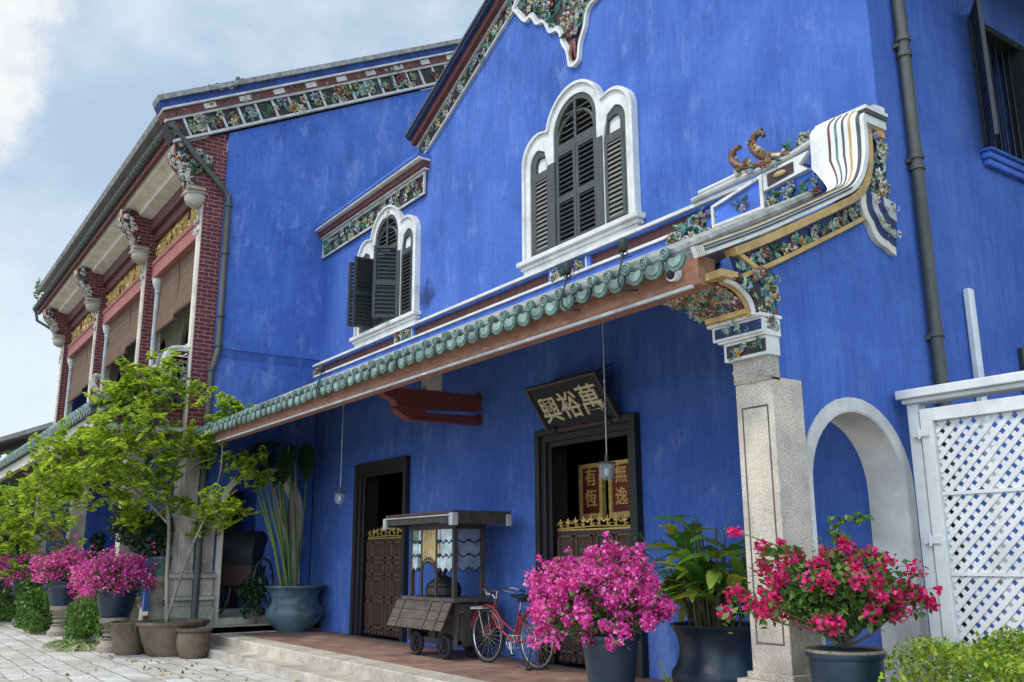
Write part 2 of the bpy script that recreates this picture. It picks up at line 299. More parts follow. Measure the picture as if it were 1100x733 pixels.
M['cartwood'] = woodmat('weathered_grey_planks', (0.085, 0.066, 0.055), 0.8, (1.5, 6, 6), 3, 0.4)
M['cartdark'] = woodmat('dark_stained_planks', (0.055, 0.042, 0.036), 0.7, (5, 5, 1.2), 3, 0.4)
M['cartroof'] = woodmat('maroon_cart_roof', (0.10, 0.04, 0.04), 0.6, (1, 6, 6), 3, 0.3)
M['pewter'] = simple('dark_pewter', (0.05, 0.05, 0.048), 0.4, 0.25, 9, 0.1, metal=0.5)
M['leather'] = simple('black_canvas', (0.012, 0.014, 0.018), 0.6, 0.3, 9, 0.2)
M['bulb'] = simple('frosted_bulb', (0.8, 0.8, 0.78), 0.3, 0.02, 5, 0)
M['plastic'] = simple('white_plastic', (0.75, 0.76, 0.76), 0.35, 0.03, 5, 0)
def relmat(n, c): return simple(n, c, 0.5, 0.6, 14, 0.2, dirt=(0.06, 0.055, 0.05))
REL = [relmat('green_porcelain', (0.03, 0.105, 0.05)), relmat('teal_porcelain', (0.10, 0.24, 0.22)), relmat('cream_porcelain', (0.42, 0.38, 0.28)),
       relmat('ochre_porcelain', (0.32, 0.20, 0.05)), relmat('oxblood_porcelain', (0.17, 0.04, 0.035)), relmat('slate_porcelain', (0.20, 0.25, 0.33)), relmat('pale_green_porcelain', (0.20, 0.28, 0.17))]
def glassmat(name, c, rough=0.1, alpha=0.4):
    m, nt, b = nodes(name); v = objco(nt); f = noise(nt, v, 5, 5)
    cc = ramp(nt, f, [(0.3, tuple(x*0.6 for x in c)), (0.7, tuple(min(1, x*1.4) for x in c))])
    nt.links.new(cc, b.inputs['Base Color']); b.inputs['Roughness'].default_value = rough
    tr = N(nt, 'ShaderNodeBsdfTransparent'); tr.inputs[0].default_value = col(tuple(min(1, 0.35+x) for x in c)); ms = N(nt, 'ShaderNodeMixShader'); ms.inputs[0].default_value = 1-alpha
    nt.links.new(b.outputs[0], ms.inputs[1]); nt.links.new(tr.outputs[0], ms.inputs[2]); nt.links.new(ms.outputs[0], nt.nodes['Material Output'].inputs[0])
    bump(nt, b, f, 0.4, 0.02); return m
M['glass_clear'] = glassmat('clear_glass', (0.45, 0.5, 0.52), 0.05, 0.28)
M['glass_pale'] = glassmat('pale_wavy_glass', (0.62, 0.68, 0.66), 0.08, 0.8)
M['glass_amber'] = glassmat('amber_glass', (0.52, 0.36, 0.14), 0.12, 0.85)
M['glass_green'] = glassmat('green_glass', (0.20, 0.30, 0.19), 0.1, 0.75)
M['glass_blue'] = glassmat('smoky_blue_glass', (0.24, 0.28, 0.38), 0.06, 0.8)

# ------------------------------------------------------------------ mesh helpers
class MB:
    def __init__(s): s.v = []; s.f = []; s.m = []
    def add(s, vs, fs, m=0):
        b = len(s.v); s.v += [tuple(p) for p in vs]; s.f += [tuple(i+b for i in f) for f in fs]; s.m += [m]*len(fs); return s
    def obox(s, O, U, V, W, u0, u1, v0, v1, w0, w1, m=0):
        O, U, V, W = Vector(O), Vector(U), Vector(V), Vector(W)
        c = [O+U*u+V*v+W*w for w in (w0, w1) for v in (v0, v1) for u in (u0, u1)]
        return s.add(c, [(0,2,3,1), (4,5,7,6), (0,1,5,4), (2,6,7,3), (0,4,6,2), (1,3,7,5)], m)
    def box(s, x0, x1, y0, y1, z0, z1, m=0): return s.obox((0,0,0), (1,0,0), (0,1,0), (0,0,1), x0, x1, y0, y1, z0, z1, m)
    def prism(s, polys, ax, a, b, m=0):
        if not isinstance(polys[0][0], (tuple, list)): polys = [polys]
        mp = {'x': lambda p, t: (t, p[0], p[1]), 'y': lambda p, t: (p[0], t, p[1]), 'z': lambda p, t: (p[0], p[1], t)}[ax]
        flat = [p for q in polys for p in q]; n = len(flat)
        vs = [mp(p, a) for p in flat]+[mp(p, b) for p in flat]
        if len(polys) == 1 and len(flat) <= 4: fs = [tuple(range(n)), tuple(range(2*n-1, n-1, -1))]
        else:
            tr = tessellate_polygon([[Vector((p[0], p[1], 0)) for p in q] for q in polys])
            fs = [tuple(t) for t in tr]+[tuple(i+n for i in reversed(t)) for t in tr]
        o = 0
        for q in polys:
            k = len(q)
            for i in range(k):
                j = (i+1) % k; fs.append((o+i, o+j, o+j+n, o+i+n))
            o += k
        return s.add(vs, fs, m)
    def tube(s, pts, r, n=8, m=0, closed=False, cap=True):
        P = [Vector(p) for p in pts]; k = len(P); rs = r if isinstance(r, (list, tuple)) else [r]*k
        T = []
        for i in range(k):
            a = P[i-1] if (i > 0 or closed) else P[i]; b = P[(i+1) % k] if (i < k-1 or closed) else P[i]
            t = (b-a); T.append(t.normalized() if t.length > 1e-9 else Vector((0,0,1)))
        nrm = T[0].orthogonal().normalized(); vs = []
        for i in range(k):
            nrm = (nrm-T[i]*nrm.dot(T[i]))
            nrm = nrm.normalized() if nrm.length > 1e-6 else T[i].orthogonal().normalized()
            bi = T[i].cross(nrm)
            vs += [P[i]+(nrm*math.cos(2*PI*j/n)+bi*math.sin(2*PI*j/n))*rs[i] for j in range(n)]
        fs = []
        for i in range(k if closed else k-1):
            i2 = (i+1) % k
            for j in range(n): fs.append((i*n+j, i*n+(j+1) % n, i2*n+(j+1) % n, i2*n+j))
        if cap and not closed: fs += [tuple(range(n-1, -1, -1)), tuple((k-1)*n+j for j in range(n))]
        return s.add(vs, fs, m)
    def lathe(s, prof, c=(0,0,0), n=28, m=0, wob=0.0):
        vs = []; fs = []
        for (r, z) in prof:
            vs += [(c[0]+r*math.cos(2*PI*j/n)*(1+wob*math.sin(3*j)), c[1]+r*math.sin(2*PI*j/n), c[2]+z) for j in range(n)]
        for i in range(len(prof)-1):
            for j in range(n): fs.append((i*n+j, i*n+(j+1) % n, (i+1)*n+(j+1) % n, (i+1)*n+j))
        fs += [tuple(range(n-1, -1, -1)), tuple((len(prof)-1)*n+j for j in range(n))]
        return s.add(vs, fs, m)
    def ball(s, c, rx, ry=None, rz=None, n=10, m=0):
        ry = ry or rx; rz = rz or rx; k = max(4, n//2)
        pr = [(max(1e-3, math.sin(PI*i/k)), -math.cos(PI*i/k)) for i in range(k+1)]; vs = []; fs = []
        for (r, z) in pr: vs += [(c[0]+rx*r*math.cos(2*PI*j/n), c[1]+ry*r*math.sin(2*PI*j/n), c[2]+rz*z) for j in range(n)]
        for i in range(k):
            for j in range(n): fs.append((i*n+j, i*n+(j+1) % n, (i+1)*n+(j+1) % n, (i+1)*n+j))
        return s.add(vs, fs, m)
    def torus(s, c, ax, Rr, r, n=32, k=8, m=0, a0=0, a1=360):
        ax = Vector(ax).normalized(); u = ax.orthogonal().normalized() if abs(ax.z) > 0.9 else Vector((0,0,1)).cross(ax).normalized(); v = ax.cross(u)
        full = abs(a1-a0) >= 360; q = n if full else n+1
        pts = [Vector(c)+(u*math.cos(R(a0+(a1-a0)*i/n))+v*math.sin(R(a0+(a1-a0)*i/n)))*Rr for i in range(q)]
        return s.tube(pts, r, k, m, full)
    def build(s, name, mats, parent=None, smooth=None, local=False, bevel=0, recalc=True):
        me = bpy.data.meshes.new(name)
        vs = s.v
        if parent is not None and not local:
            inv = world(parent).inverted(); vs = [tuple(inv @ Vector(p)) for p in vs]
        me.from_pydata(vs, [], s.f)
        mats = mats if isinstance(mats, list) else [mats]
        for q in mats: me.materials.append(q)
        if len(mats) > 1: me.polygons.foreach_set('material_index', s.m)
        if recalc and len(s.f) < 60000:
            b = bmesh.new(); b.from_mesh(me); bmesh.ops.recalc_face_normals(b, faces=b.faces); b.to_mesh(me); b.free()
        if smooth:
            me.shade_smooth(); me.set_sharp_from_angle(angle=R(smooth))
        me.update()
        o = bpy.data.objects.new(name, me); COL.objects.link(o)
        if parent is not None: o.parent = parent
        if bevel:
            bv = o.modifiers.new('bevel', 'BEVEL'); bv.width = bevel; bv.segments = 1; bv.limit_method = 'ANGLE'; bv.angle_limit = R(40)
        return o
def world(o):
    m = Matrix.LocRotScale(o.location, o.rotation_euler, o.scale)
    return world(o.parent) @ m if o.parent else m
def tag(o, label=None, cat=None, group=None, kind=None):
    if label: o['label'] = label
    if cat: o['category'] = cat
    if group: o['group'] = group
    if kind: o['kind'] = kind
    return o
def thing(name, label, cat, loc=(0,0,0), rz=0, group=None):
    o = bpy.data.objects.new(name, None); COL.objects.link(o); o.location = loc; o.rotation_euler = (0, 0, rz); o.empty_display_size = 0.1
    return tag(o, label, cat, group)
def copytree(o, parent=None):
    c = o.copy(); COL.objects.link(c)
    if parent: c.parent = parent
    for ch in list(o.children): copytree(ch, c)
    return c
def arc(cx, cz, r, a0, a1, n=12, rz=None):
    rz = rz or r
    return [(cx+r*math.cos(R(a0+(a1-a0)*i/n)), cz+rz*math.sin(R(a0+(a1-a0)*i/n))) for i in range(n+1)]
def offpath(path, d):
    out = []
    for i in range(len(path)):
        a = path[max(0, i-1)]; b = path[min(len(path)-1, i+1)]; t = Vector((b[0]-a[0], b[1]-a[1])).normalized()
        out.append((path[i][0]-t.y*d, path[i][1]+t.x*d))
    return out

# many small leaves / petals as one mesh
def leaves(name, mat, parent, C, size, aspect=0.45, fold=0.25, up=0.4, droop=0.0, jitter=0.4, dirs=None):
    C = np.asarray(C, float); n = len(C)
    d = rng.normal(size=(n, 3)); 
    if dirs is not None: d = d*0.55+np.asarray(dirs)
    d[:, 2] -= droop; d /= np.linalg.norm(d, axis=1)[:, None]+1e-9
    nr = rng.normal(size=(n, 3)); nr[:, 2] += up*3; nr -= d*np.sum(nr*d, 1)[:, None]; nr /= np.linalg.norm(nr, axis=1)[:, None]+1e-9
    s = np.cross(d, nr); L = size*(1+jitter*(rng.random(n)*2-1))[:, None]; Wd = L*aspect
    A = C-d*L*0.5; B = C+s*Wd*0.5+nr*Wd*fold; T = C+d*L*0.5; D = C-s*Wd*0.5+nr*Wd*fold
    V = np.stack([A, B, T, D], 1).reshape(-1, 3)
    if parent is not None:
        inv = np.array(world(parent).inverted()); V = V@inv[:3, :3].T+inv[:3, 3]
    me = bpy.data.meshes.new(name); me.vertices.add(4*n); me.vertices.foreach_set('co', V.astype(np.float32).ravel())
    me.loops.add(4*n); me.loops.foreach_set('vertex_index', np.arange(4*n, dtype=np.int32))
    me.polygons.add(n); me.polygons.foreach_set('loop_start', np.arange(0, 4*n, 4, dtype=np.int32))
    me.update(calc_edges=True); me.validate(); me.materials.append(mat)
    o = bpy.data.objects.new(name, me); COL.objects.link(o)
    if parent is not None: o.parent = parent
    return o
def inball(c, r, n, shell=0.0):
    p = rng.normal(size=(n, 3)); p /= np.linalg.norm(p, axis=1)[:, None]; rr = (shell+(1-shell)*rng.random(n))**(1/2.2)
    return np.asarray(c)+p*rr[:, None]*np.asarray(r)
def limb(mb, a, b, r0, r1, sag=0.1, k=6, m=0, n=6):
    a, b = Vector(a), Vector(b); off = Vector((random.uniform(-1,1), random.uniform(-1,1), random.uniform(-.3,1)))*sag*(b-a).length
    pts = []; rs = []
    for i in range(k+1):
        t = i/k; pts.append(a.lerp(b, t)+off*math.sin(PI*t)+Vector((random.uniform(-1,1), random.uniform(-1,1), random.uniform(-1,1)))*0.02*(b-a).length*(0 < i < k)); rs.append(r0+(r1-r0)*t)
    mb.tube(pts, rs, n, m)

# porcelain shard relief: flowers and leaves standing on a panel
def relief(mb, O, U, V, Nn, u0, u1, v0, v1, dens=160, size=0.06, n0=0.0, test=None, wts=None):
    O, U, V, Nn = Vector(O), Vector(U), Vector(V), Vector(Nn); k = int(abs(u1-u0)*abs(v1-v0)*dens)
    for _ in range(k):
        u, v = random.uniform(u0, u1), random.uniform(v0, v1)
        if test and not test(u, v): continue
        P = O+U*u+V*v+Nn*n0; q = random.random(); s = size*random.uniform(0.6, 1.25); a0 = random.uniform(0, 2*PI)
        if q < 0.30:      # flower
            mi = random.choice([2, 2, 3, 4, 4, 5, 6]); np_ = random.choice([5, 6, 7])
            for i in range(np_):
                a = a0+2*PI*i/np_; d = U*math.cos(a)+V*math.sin(a); e = -U*math.sin(a)+V*math.cos(a)
                mb.add([P+Nn*s*.25, P+d*s*.55+e*s*.3+Nn*s*.35, P+d*s+Nn*s*.45, P+d*s*.55-e*s*.3+Nn*s*.35, P+d*s*.6+Nn*s*.62], [(0,1,4), (1,2,4), (2,3,4), (3,0,4)], mi)
            c = [P+(U*math.cos(2*PI*i/5)+V*math.sin(2*PI*i/5))*s*.3+Nn*s*.5 for i in range(5)]
            mb.add(c+[P+Nn*s*.85], [(i, (i+1) % 5, 5) for i in range(5)], random.choice([3, 4, 2]))
        elif q < 0.9:     # leaf
            mi = random.choice([0, 0, 0, 1, 1, 6, 0]); d = U*math.cos(a0)+V*math.sin(a0); e = -U*math.sin(a0)+V*math.cos(a0)
            h = random.uniform(.2, .5)*s
            mb.add([P-d*s+Nn*.004, P+e*s*.42+Nn*.004, P+d*s*1.1+Nn*h, P-e*s*.42+Nn*.004, P+Nn*(h+s*.25)], [(0,1,4), (1,2,4), (2,3,4), (3,0,4)], mi)
        else:             # scroll
            mi = random.choice([2, 3, 5, 1])
            pts = [P+(U*math.cos(a0+t*4.2)+V*math.sin(a0+t*4.2))*s*(1.1-.8*t)+Nn*(.02+.02*t) for t in (0, .2, .4, .6, .8, 1)]
            mb.tube(pts, [s*.16]*5+[s*.08], 5, mi)
    return mb

# ================================================================== SETTING
W, XE, XR, FL = 7.5, -4.6, -17.75, 0.28
X1, Y1, Z1 = Vector((1,0,0)), Vector((0,1,0)), Vector((0,0,1))
g = MB(); g.add([(-400,-300,-0.02), (400,-300,-0.02), (400,400,-0.02), (-400,400,-0.02)], [(0,1,2,3)])
tag(g.build('ground', simple('dry_earth', (0.16, 0.15, 0.11), 0.95, 0.4, 0.6, 0.3)), kind='structure')
g = MB(); g.add([(-70,-16,0), (22,-16,0), (22,6,0), (-70,6,0)], [(0,1,2,3)])
tag(g.build('courtyard_paving', M['paving']), kind='structure')
g = MB(); g.box(-17.2, -2.2, 5.5, 7.49, -0.01, FL)                       # floor slab under the veranda roof
tag(g.build('veranda_floor', M['tilefloor']), kind='structure')
g = MB(); xs = [-17.25]
while xs[-1] < -2.2: xs.append(min(-2.2, xs[-1]+random.uniform(1.3, 2.1)))
for a, b in zip(xs[:-1], xs[1:]): g.box(a+.004, b-.004, 5.46, 5.86, 0.02, FL+0.006)
xs = [-17.2]
while xs[-1] < -2.2: xs.append(min(-2.2, xs[-1]+random.uniform(1.5, 2.4)))
for a, b in zip(xs[:-1], xs[1:]): g.box(a+.004, b-.004, 5.08, 5.47, -0.01, 0.135)
tag(g.build('veranda_steps', M['step'], bevel=0.012), kind='structure')
g = MB(); g.box(-17.79, -17.19, 4.85, 7.49, -0.01, 0.40); g.box(-42, -17.79, 4.85, 7.49, -0.01, 0.52); g.box(-17.78, -17.19, 5.35, 7.49, 0.3, 0.405); g.box(-42, -19.2, 4.05, 4.86, -0.01, 0.40)
tag(g.build('front_wing_floor', M['step']), kind='structure')

# ================================================================== GABLED BLUE HOUSE
H = thing('gabled_house', 'indigo blue gabled house with white arched shutter windows and a tiled lean-to veranda', 'house', (-11, 7.6, 0))
GX = -9.1
rake = [(-13.62, 8.86), (-12.2, 9.56), (-10.77, 10.27), (-9.75, 10.84), (GX, 11.15)]
outer = [(XR, 0.2), (-15.50, 0.2), (-15.50, 3.20), (-13.88, 3.20), (-13.88, 0.2), (-9.90, 0.2), (-9.90, 3.20), (-8.24, 3.20), (-8.24, 0.2), (XE-.003, 0.2), (XE-.003, 8.88)]
outer += [(x, z) for x, z in [(2*GX-q[0], q[1]) for q in rake] if x < XE-.01][::1]
rr = [(2*GX-q[0], q[1]) for q in rake if 2*GX-q[0] < XE]               # right rake, bottom to top
outer = outer[:11] + rr + [(x, z) for x, z in reversed(rake[:-1])] + [(-13.62, 8.40), (XR, 8.40)]
def trefoil(xc, zb, d, zs=5.78):
    c = [(xc+x, z) for x, z in arc(0, 7.42+0, 0.62-d, 8 if d else 14, 172 if d else 166, 20)]
    return c
def tre_outer(xc, z0):
    R_ = arc(0.80, 7.20, 0.40, 0, 114, 10); Cc = arc(0, 7.42, 0.62, 14, 166, 20); L_ = [(-x, z) for x, z in reversed(R_)]
    return [(xc-1.2, z0), (xc+1.2, z0)] + [(xc+x, z) for x, z in R_+Cc+L_]
def side_open(xc, s, d, z0):
    # pointed lancet: steep inside, round outside
    a = [(0.55+d*.4, z0), (1.20-d-.02, z0)] + arc(0.80, 7.12, 0.38-d, 0, 80, 8) + [(0.68, 7.36-d*.6), (0.55+d*.4, 6.98)]
    p = [(xc+s*x, z) for x, z in a]; return p if s > 0 else p[::-1]
def cen_open(xc, d, z0):
    r = 0.62-d; return [(xc-r, z0), (xc+r, z0)] + [(xc+x, z) for x, z in arc(0, 7.40, r, 0, 180, 22)]
wins = [(-14.70, 'left'), (GX, 'right')]
holes = []
for xc, _ in wins: holes.append([(xc-1.05, 5.85), (xc+1.05, 5.85), (xc+1.05, 7.0), (xc+0.9, 7.3), (xc+.46, 7.35)]+[(xc+x, z) for x, z in arc(0, 7.40, .46, 0, 180, 12)]+[(xc-.46, 7.35), (xc-.9, 7.3), (xc-1.05, 7.0)])
mb = MB(); mb.prism([outer]+holes, 'y', W, W+0.3)
wall = mb.build('gable_wall', M['blue'], H)

def window(xc, opened):
    z0 = 5.72; w = MB()
    to = tre_outer(xc, z0)
    w.prism([to, side_open(xc, -1, .14, z0+.02), side_open(xc, 1, .14, z0+.02), cen_open(xc, .15, z0+.02)], 'y', W-0.07, W)
    def ring(op_a, op_b, y0, y1): w.prism([op_a, op_b], 'y', y0, y1)
    # outer raised roll of the surround
    ri = [(xc+(x-xc)*0.955, z0+.01+(z-z0)*0.978) for x, z in to]
    w.prism([to[::-1], ri], 'y', W-0.105, W-0.07)
    ob = w.build('window', M['white'], H, smooth=40)
    # dark frames inside the three lights
    f = MB()
    for s in (-1, 1): f.prism([side_open(xc, s, .14, z0+.02), side_open(xc, s, .26, z0+.12)], 'y', W-0.05, W+0.05)
    f.prism([cen_open(xc, .15, z0+.02), cen_open(xc, .23, z0+.10)], 'y', W-0.055, W+0.05)
    for s in (-1, 1): f.box(xc+s*.515-.075, xc+s*.515+.075, W-0.085, W-0.045, z0+.03, 7.02)
    f.box(xc-.46, xc+.46, W-0.06, W+0.04, 7.12, 7.24)
    for s in (-1, 1): f.box(xc+s*.82-.23, xc+s*.82+.23, W-0.052, W+0.04, 6.90, 7.0)
    f.tube([(xc, W-.045, 7.22), (xc, W-.045, 7.86)], .022, 6)
    for s in (-1, 1): f.tube([(xc+s*.40*math.sin(R(a)), W-.04, 7.86-.4+ .40*(1-math.cos(R(a)))*0-0.20+.36*math.cos(R(a))) for a in range(0, 91, 15)], .022, 6)
    f.build('frame', M['shutter'], ob)
    # lunettes and fanlight slats
    for s in (-1, 1): l = MB(); l.prism(side_open(xc, s, .27, 7.0), 'y', W-0.01, W+0.01); l.build('lunette', M['whitepaint'], ob)
    l = MB()
    for k in range(6):
        z = 7.27+k*.085; hw = math.sqrt(max(0.01, .39**2-max(0, z-7.40)**2))
        l.obox((xc, W+.005, z), X1, Vector((0,.8,.6)), Vector((0,-.6,.8)), -hw, hw, -.03, .03, -.006, .006)
    l.build('fanlight_slats', M['slat'], ob)
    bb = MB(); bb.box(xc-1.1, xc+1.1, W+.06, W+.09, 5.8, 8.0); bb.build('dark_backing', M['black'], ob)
    def leaf(x0, x1, za, zb, panels, slm, hinge=None, ang=0):
        q = MB(); t = .055; sl = MB()
        q.box(x0, x0+t, -.03, .02, za, zb); q.box(x1-t, x1, -.03, .02, za, zb)
        zz = [za]+panels+[zb]
        for z in zz: q.box(x0+t, x1-t, -.028, .018, max(za, z-.045), min(zb, z+.045))
        for a, b in zip(zz[:-1], zz[1:]):
            n = max(3, int((b-a-.09)/.062))
            for i in range(n):
                z = a+.07+(b-a-.12)*i/(n-1)
                sl.obox(((x0+x1)/2, -.003, z), X1, Vector((0,.55,.835)), Vector((0,-.835,.55)), -(x1-x0)/2+t-.004, (x1-x0)/2-t+.004, -.036, .036, -.005, .005)
        for b_ in (q, sl):
            out = []
            for (x, y, z) in b_.v:
                if hinge is not None:
                    dx = x-hinge; ca, sa = math.cos(R(ang)), math.sin(R(ang)); x, y = hinge+dx*ca-y*sa, dx*sa+y*ca
                out.append((x, y+W-.03, z))
            b_.v = out
        so = q.build('shutter', M['shutter'] if not opened else M['shutter_black'], ob, bevel=.004); sl.build('slats', slm, so)
    S1, S2 = M['slat'], M['shutter_black']
    if not opened:
        leaf(xc-.98, xc-.60, 5.80, 6.92, [], S1); leaf(xc+.60, xc+.98, 5.80, 6.92, [], S1)
        leaf(xc-.435, xc-.005, 5.76, 7.12, [6.42], S2); leaf(xc+.005, xc+.435, 5.76, 7.12, [6.42], S2)
    else:
        leaf(xc+.60, xc+.98, 5.80, 6.92, [], S2)
        leaf(xc-1.05, xc-.58, 5.80, 7.05, [6.42], S2, xc-.58, 78)
        leaf(xc+.0, xc+.46, 5.78, 7.12, [6.42], S2, xc+.46, 62)
        leaf(xc-.44, xc-.0, 5.78, 7.12, [6.42], S2, xc-.44, -96)
    sb = MB()
    for k, (hw, y, za, zb) in enumerate([(1.28, .16, 5.66, 5.73), (1.24, .11, 5.60, 5.66), (1.2, .085, 5.50, 5.60)]): sb.box(xc-hw, xc+hw, W-y, W, za, zb)
    sb.build('sill', M['white'], ob, bevel=.008)
    return ob
for xc, w in wins: window(xc, w == 'left')

# doors: frames, half-height carved leaves with gilded crests, room behind
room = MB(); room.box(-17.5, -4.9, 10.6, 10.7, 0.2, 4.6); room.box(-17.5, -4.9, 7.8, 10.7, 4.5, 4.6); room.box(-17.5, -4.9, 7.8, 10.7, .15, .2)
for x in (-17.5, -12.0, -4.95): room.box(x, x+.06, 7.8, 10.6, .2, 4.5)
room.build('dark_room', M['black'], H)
def door(xa, xb, wide):
    d = MB()
    for (i, y) in ((0, .10), (.085, .05), (.15, .0)):
        d.prism([[(xa-.17+i, FL-.01), (xb+.17-i, FL-.01), (xb+.17-i, 3.42-i*1.0-.0-.15), (xa-.17+i, 3.42-i-.15)], [(xa-.17+i+.09, FL-.02+.03), (xb+.17-i-.09, FL+.01), (xb+.17-i-.09, 3.42-i-.15-.09), (xa-.17+i+.09, 3.42-i-.15-.09)][::-1]], 'y', W-y, W+.03)
    fr = d.build('door', M['doorframe'], H, bevel=.006)
    q = MB()
    for x in (xa, xb-.02): q.box(x, x+.02, W+.03, W+.31, FL, 3.2)
    q.box(xa+.02, xb-.02, W+.03, W+.31, 3.18, 3.2); q.build('reveal', M['doorframe'], fr)
    xa2, xb2 = xa+.05, xb-.05; xm = (xa2+xb2)/2; top = 1.93
    for (a, b) in ((xa2, xm-.006), (xm+.006, xb2)):
        p = MB(); e = MB(); st = .06
        p.box(a, b, W+.10, W+.135, FL+.02, top)
        rows = [(top-.06, top-.34), (top-.40, top-.62), (top-.68, FL+.66), (FL+.60, FL+.14)]
        cw = [(a+st*.6, a+.24), (a+.29, b-st*.6)] if not wide else [(a+st*.7, (a+b)/2-.03), ((a+b)/2+.03, b-st*.7)]
        for (c0, c1) in cw:
            for (z1, z0) in rows:
                for (g0, g1, h0, h1) in ((c0, c1, z1-.022, z1), (c0, c1, z0, z0+.022), (c0, c0+.022, z0, z1), (c1-.022, c1, z0, z1)): e.box(g0, g1, W+.075, W+.10, h0, h1)
                p.box(c0+.05, c1-.05, W+.085, W+.10, z0+.05, z1-.05)
        for k in range(6):
            x = a+(b-a)*(k+.5)/6; p.ball((x, W+.085, FL+.06), .05, .02, .045, 8)
        lf = p.build('door_leaf', M['doorwood'] if not wide else M['redwood'] if False else M['doorwood'], fr, bevel=.004)
        e.build('panel_moulding', M['dooredge'], lf)
    c = MB(); n = int((xb2-xa2)/.15)
    for i in range(n):
        x = xa2+.07+(xb2-xa2-.14)*i/(n-1); t = abs(i/(n-1)-.5)*2; h = (.10+.05*(1-t)) if wide else (.12+.10*(1-t)); sg = 1 if i % 2 else -1
        sp_ = [(x+sg*(.075-.02*k)*math.cos(R(50*k)), W+.115, top+.035+h*.45+h*.42*math.sin(R(50*k))*(1-.06*k)) for k in range(8)]
        c.tube(sp_, [.014, .014, .013, .012, .011, .010, .009, .006], 5)
        for k in range(3):
            a_ = R(30+60*k); P0 = Vector((x, W+.112, top+.03+h*.55)); d_ = Vector((math.cos(a_), 0, math.sin(a_))); e_ = Vector((-d_.z, 0, d_.x)); c.add([P0, P0+d_*.03+e_*.016-Y1*.008, P0+d_*(.05+h*.25), P0+d_*.03-e_*.016-Y1*.008], [(0,1,2,3)])
        c.ball((x, W+.11, top+.03+h*.35), .02, .015, .02, 6)
    c.tube([(xa2, W+.115, top+.03), ((xa2+xb2)/2, W+.115, top+.05), (xb2, W+.115, top+.03)], .012, 6)
    c.box(xa2, xb2, W+.105, W+.13, top, top+.02)
    c.build('gilded_crest', M['gilt'] if wide else M['giltdull'], fr)
    return fr
door(-15.50, -13.88, False); door(-9.90, -8.24, True)

# lower eave and gable rake with porcelain friezes
def frieze(parent, O, U, V, Nn, L, h, name='frieze', ground='dark', border='white', dens=100, size=.085, bw=.035, th=.03, back=True):
    b = MB(); O, U, V, Nn = Vector(O), Vector(U).normalized(), Vector(V).normalized(), Vector(Nn).normalized()
    b.obox(O, U, V, Nn, 0, L, 0, h, -.01, th, 0)
    for (u0, u1, v0, v1) in ((0, L, 0, bw), (0, L, h-bw, h), (0, bw, bw, h-bw), (L-bw, L, bw, h-bw)): b.obox(O, U, V, Nn, u0, u1, v0, v1, th-.002, th+.035, 1)
    ob = b.build(name, [M[ground], M[border]], parent)
    r = MB(); relief(r, O, U, V, Nn, bw*1.4, L-bw*1.4, bw*1.4, h-bw*1.4, dens, size, th)
    if r.f: r.build('porcelain_relief', REL, ob, recalc=False)
    return ob
frieze(H, (-17.70, W, 7.83), X1, Z1, -Y1, 4.40, .42, border='greyline')
b = MB()
for (x0, x1, y0, z0, z1, m) in ((XR, -13.24, .10, 8.27, 8.30, 0), (XR, -13.22, .15, 8.30, 8.42, 1), (XR, -13.2, .24, 8.42, 8.47, 0), (XR, -13.18, .27, 8.47, 8.52, 2)): b.box(x0, x1, W-y0, W-.001, z0, z1, m)
b.build('cornice', [M['white'], M['maroon'], M['blue_paint']], H)
def lerp2(path, t):
    k = min(int(t*(len(path)-1)), len(path)-2); f = t*(len(path)-1)-k; a, b_ = path[k], path[k+1]; return (a[0]+(b_[0]-a[0])*f, a[1]+(b_[1]-a[1])*f)
for sgn in (1, -1):
    pts = [(GX+sgn*(GX-p[0])*-1, p[1]) for p in rake]          # left then right flank
    if sgn < 0: pts = [(2*GX-p[0], p[1]) for p in rake]
    else: pts = rake
    b = MB()
    def band(d0, d1, y0, y1, m):
        A = offpath(pts, d0*sgn); B_ = offpath(pts, d1*sgn)
        for i in range(len(pts)-1): b.prism([A[i], A[i+1], B_[i+1], B_[i]], 'y', W-y1, W-y0, m)
    band(-.36, -.325, 0, .05, 0); band(-.06, -.025, 0, .065, 0); band(-.325, -.06, -.02, .02, 3)
    band(-.025, .09, 0, .16, 1); band(.09, .13, 0, .24, 2); band(.15, .19, 0, .27, 4)
    vb = b.build('verge', [M['greyline'], M['maroon'], M['navy'], M['dark'], M['greydark']], H)
    r = MB()
    for i in range(len(pts)-1):
        a = Vector((pts[i][0], W-.02, pts[i][1])); c = Vector((pts[i+1][0], W-.02, pts[i+1][1])); U = (c-a).normalized(); V = Vector((U.z, 0, -U.x))*(1 if sgn > 0 else -1)
        relief(r, a, U, V, -Y1, 0, (c-a).length, .085, .30, 110, .08)
    r.build('porcelain_relief', REL, vb, recalc=False)
# roofs behind the gable and over the lower side
b = MB()
for sgn in (1, -1):
    pts = rake if sgn > 0 else [(2*GX-p[0], p[1]) for p in rake]
    A = offpath(pts, .10*sgn); B_ = offpath(pts, .18*sgn)
    for i in range(len(pts)-1): b.prism([A[i], A[i+1], B_[i+1], B_[i]], 'y', W+.02, W+9)
b.prism([(W-.2, 8.50), (W+7, 11.8), (W+7, 11.9), (W-.2, 8.58)], 'x', XR+.05, -13.6)
b.build('roof', M['roof'], H)
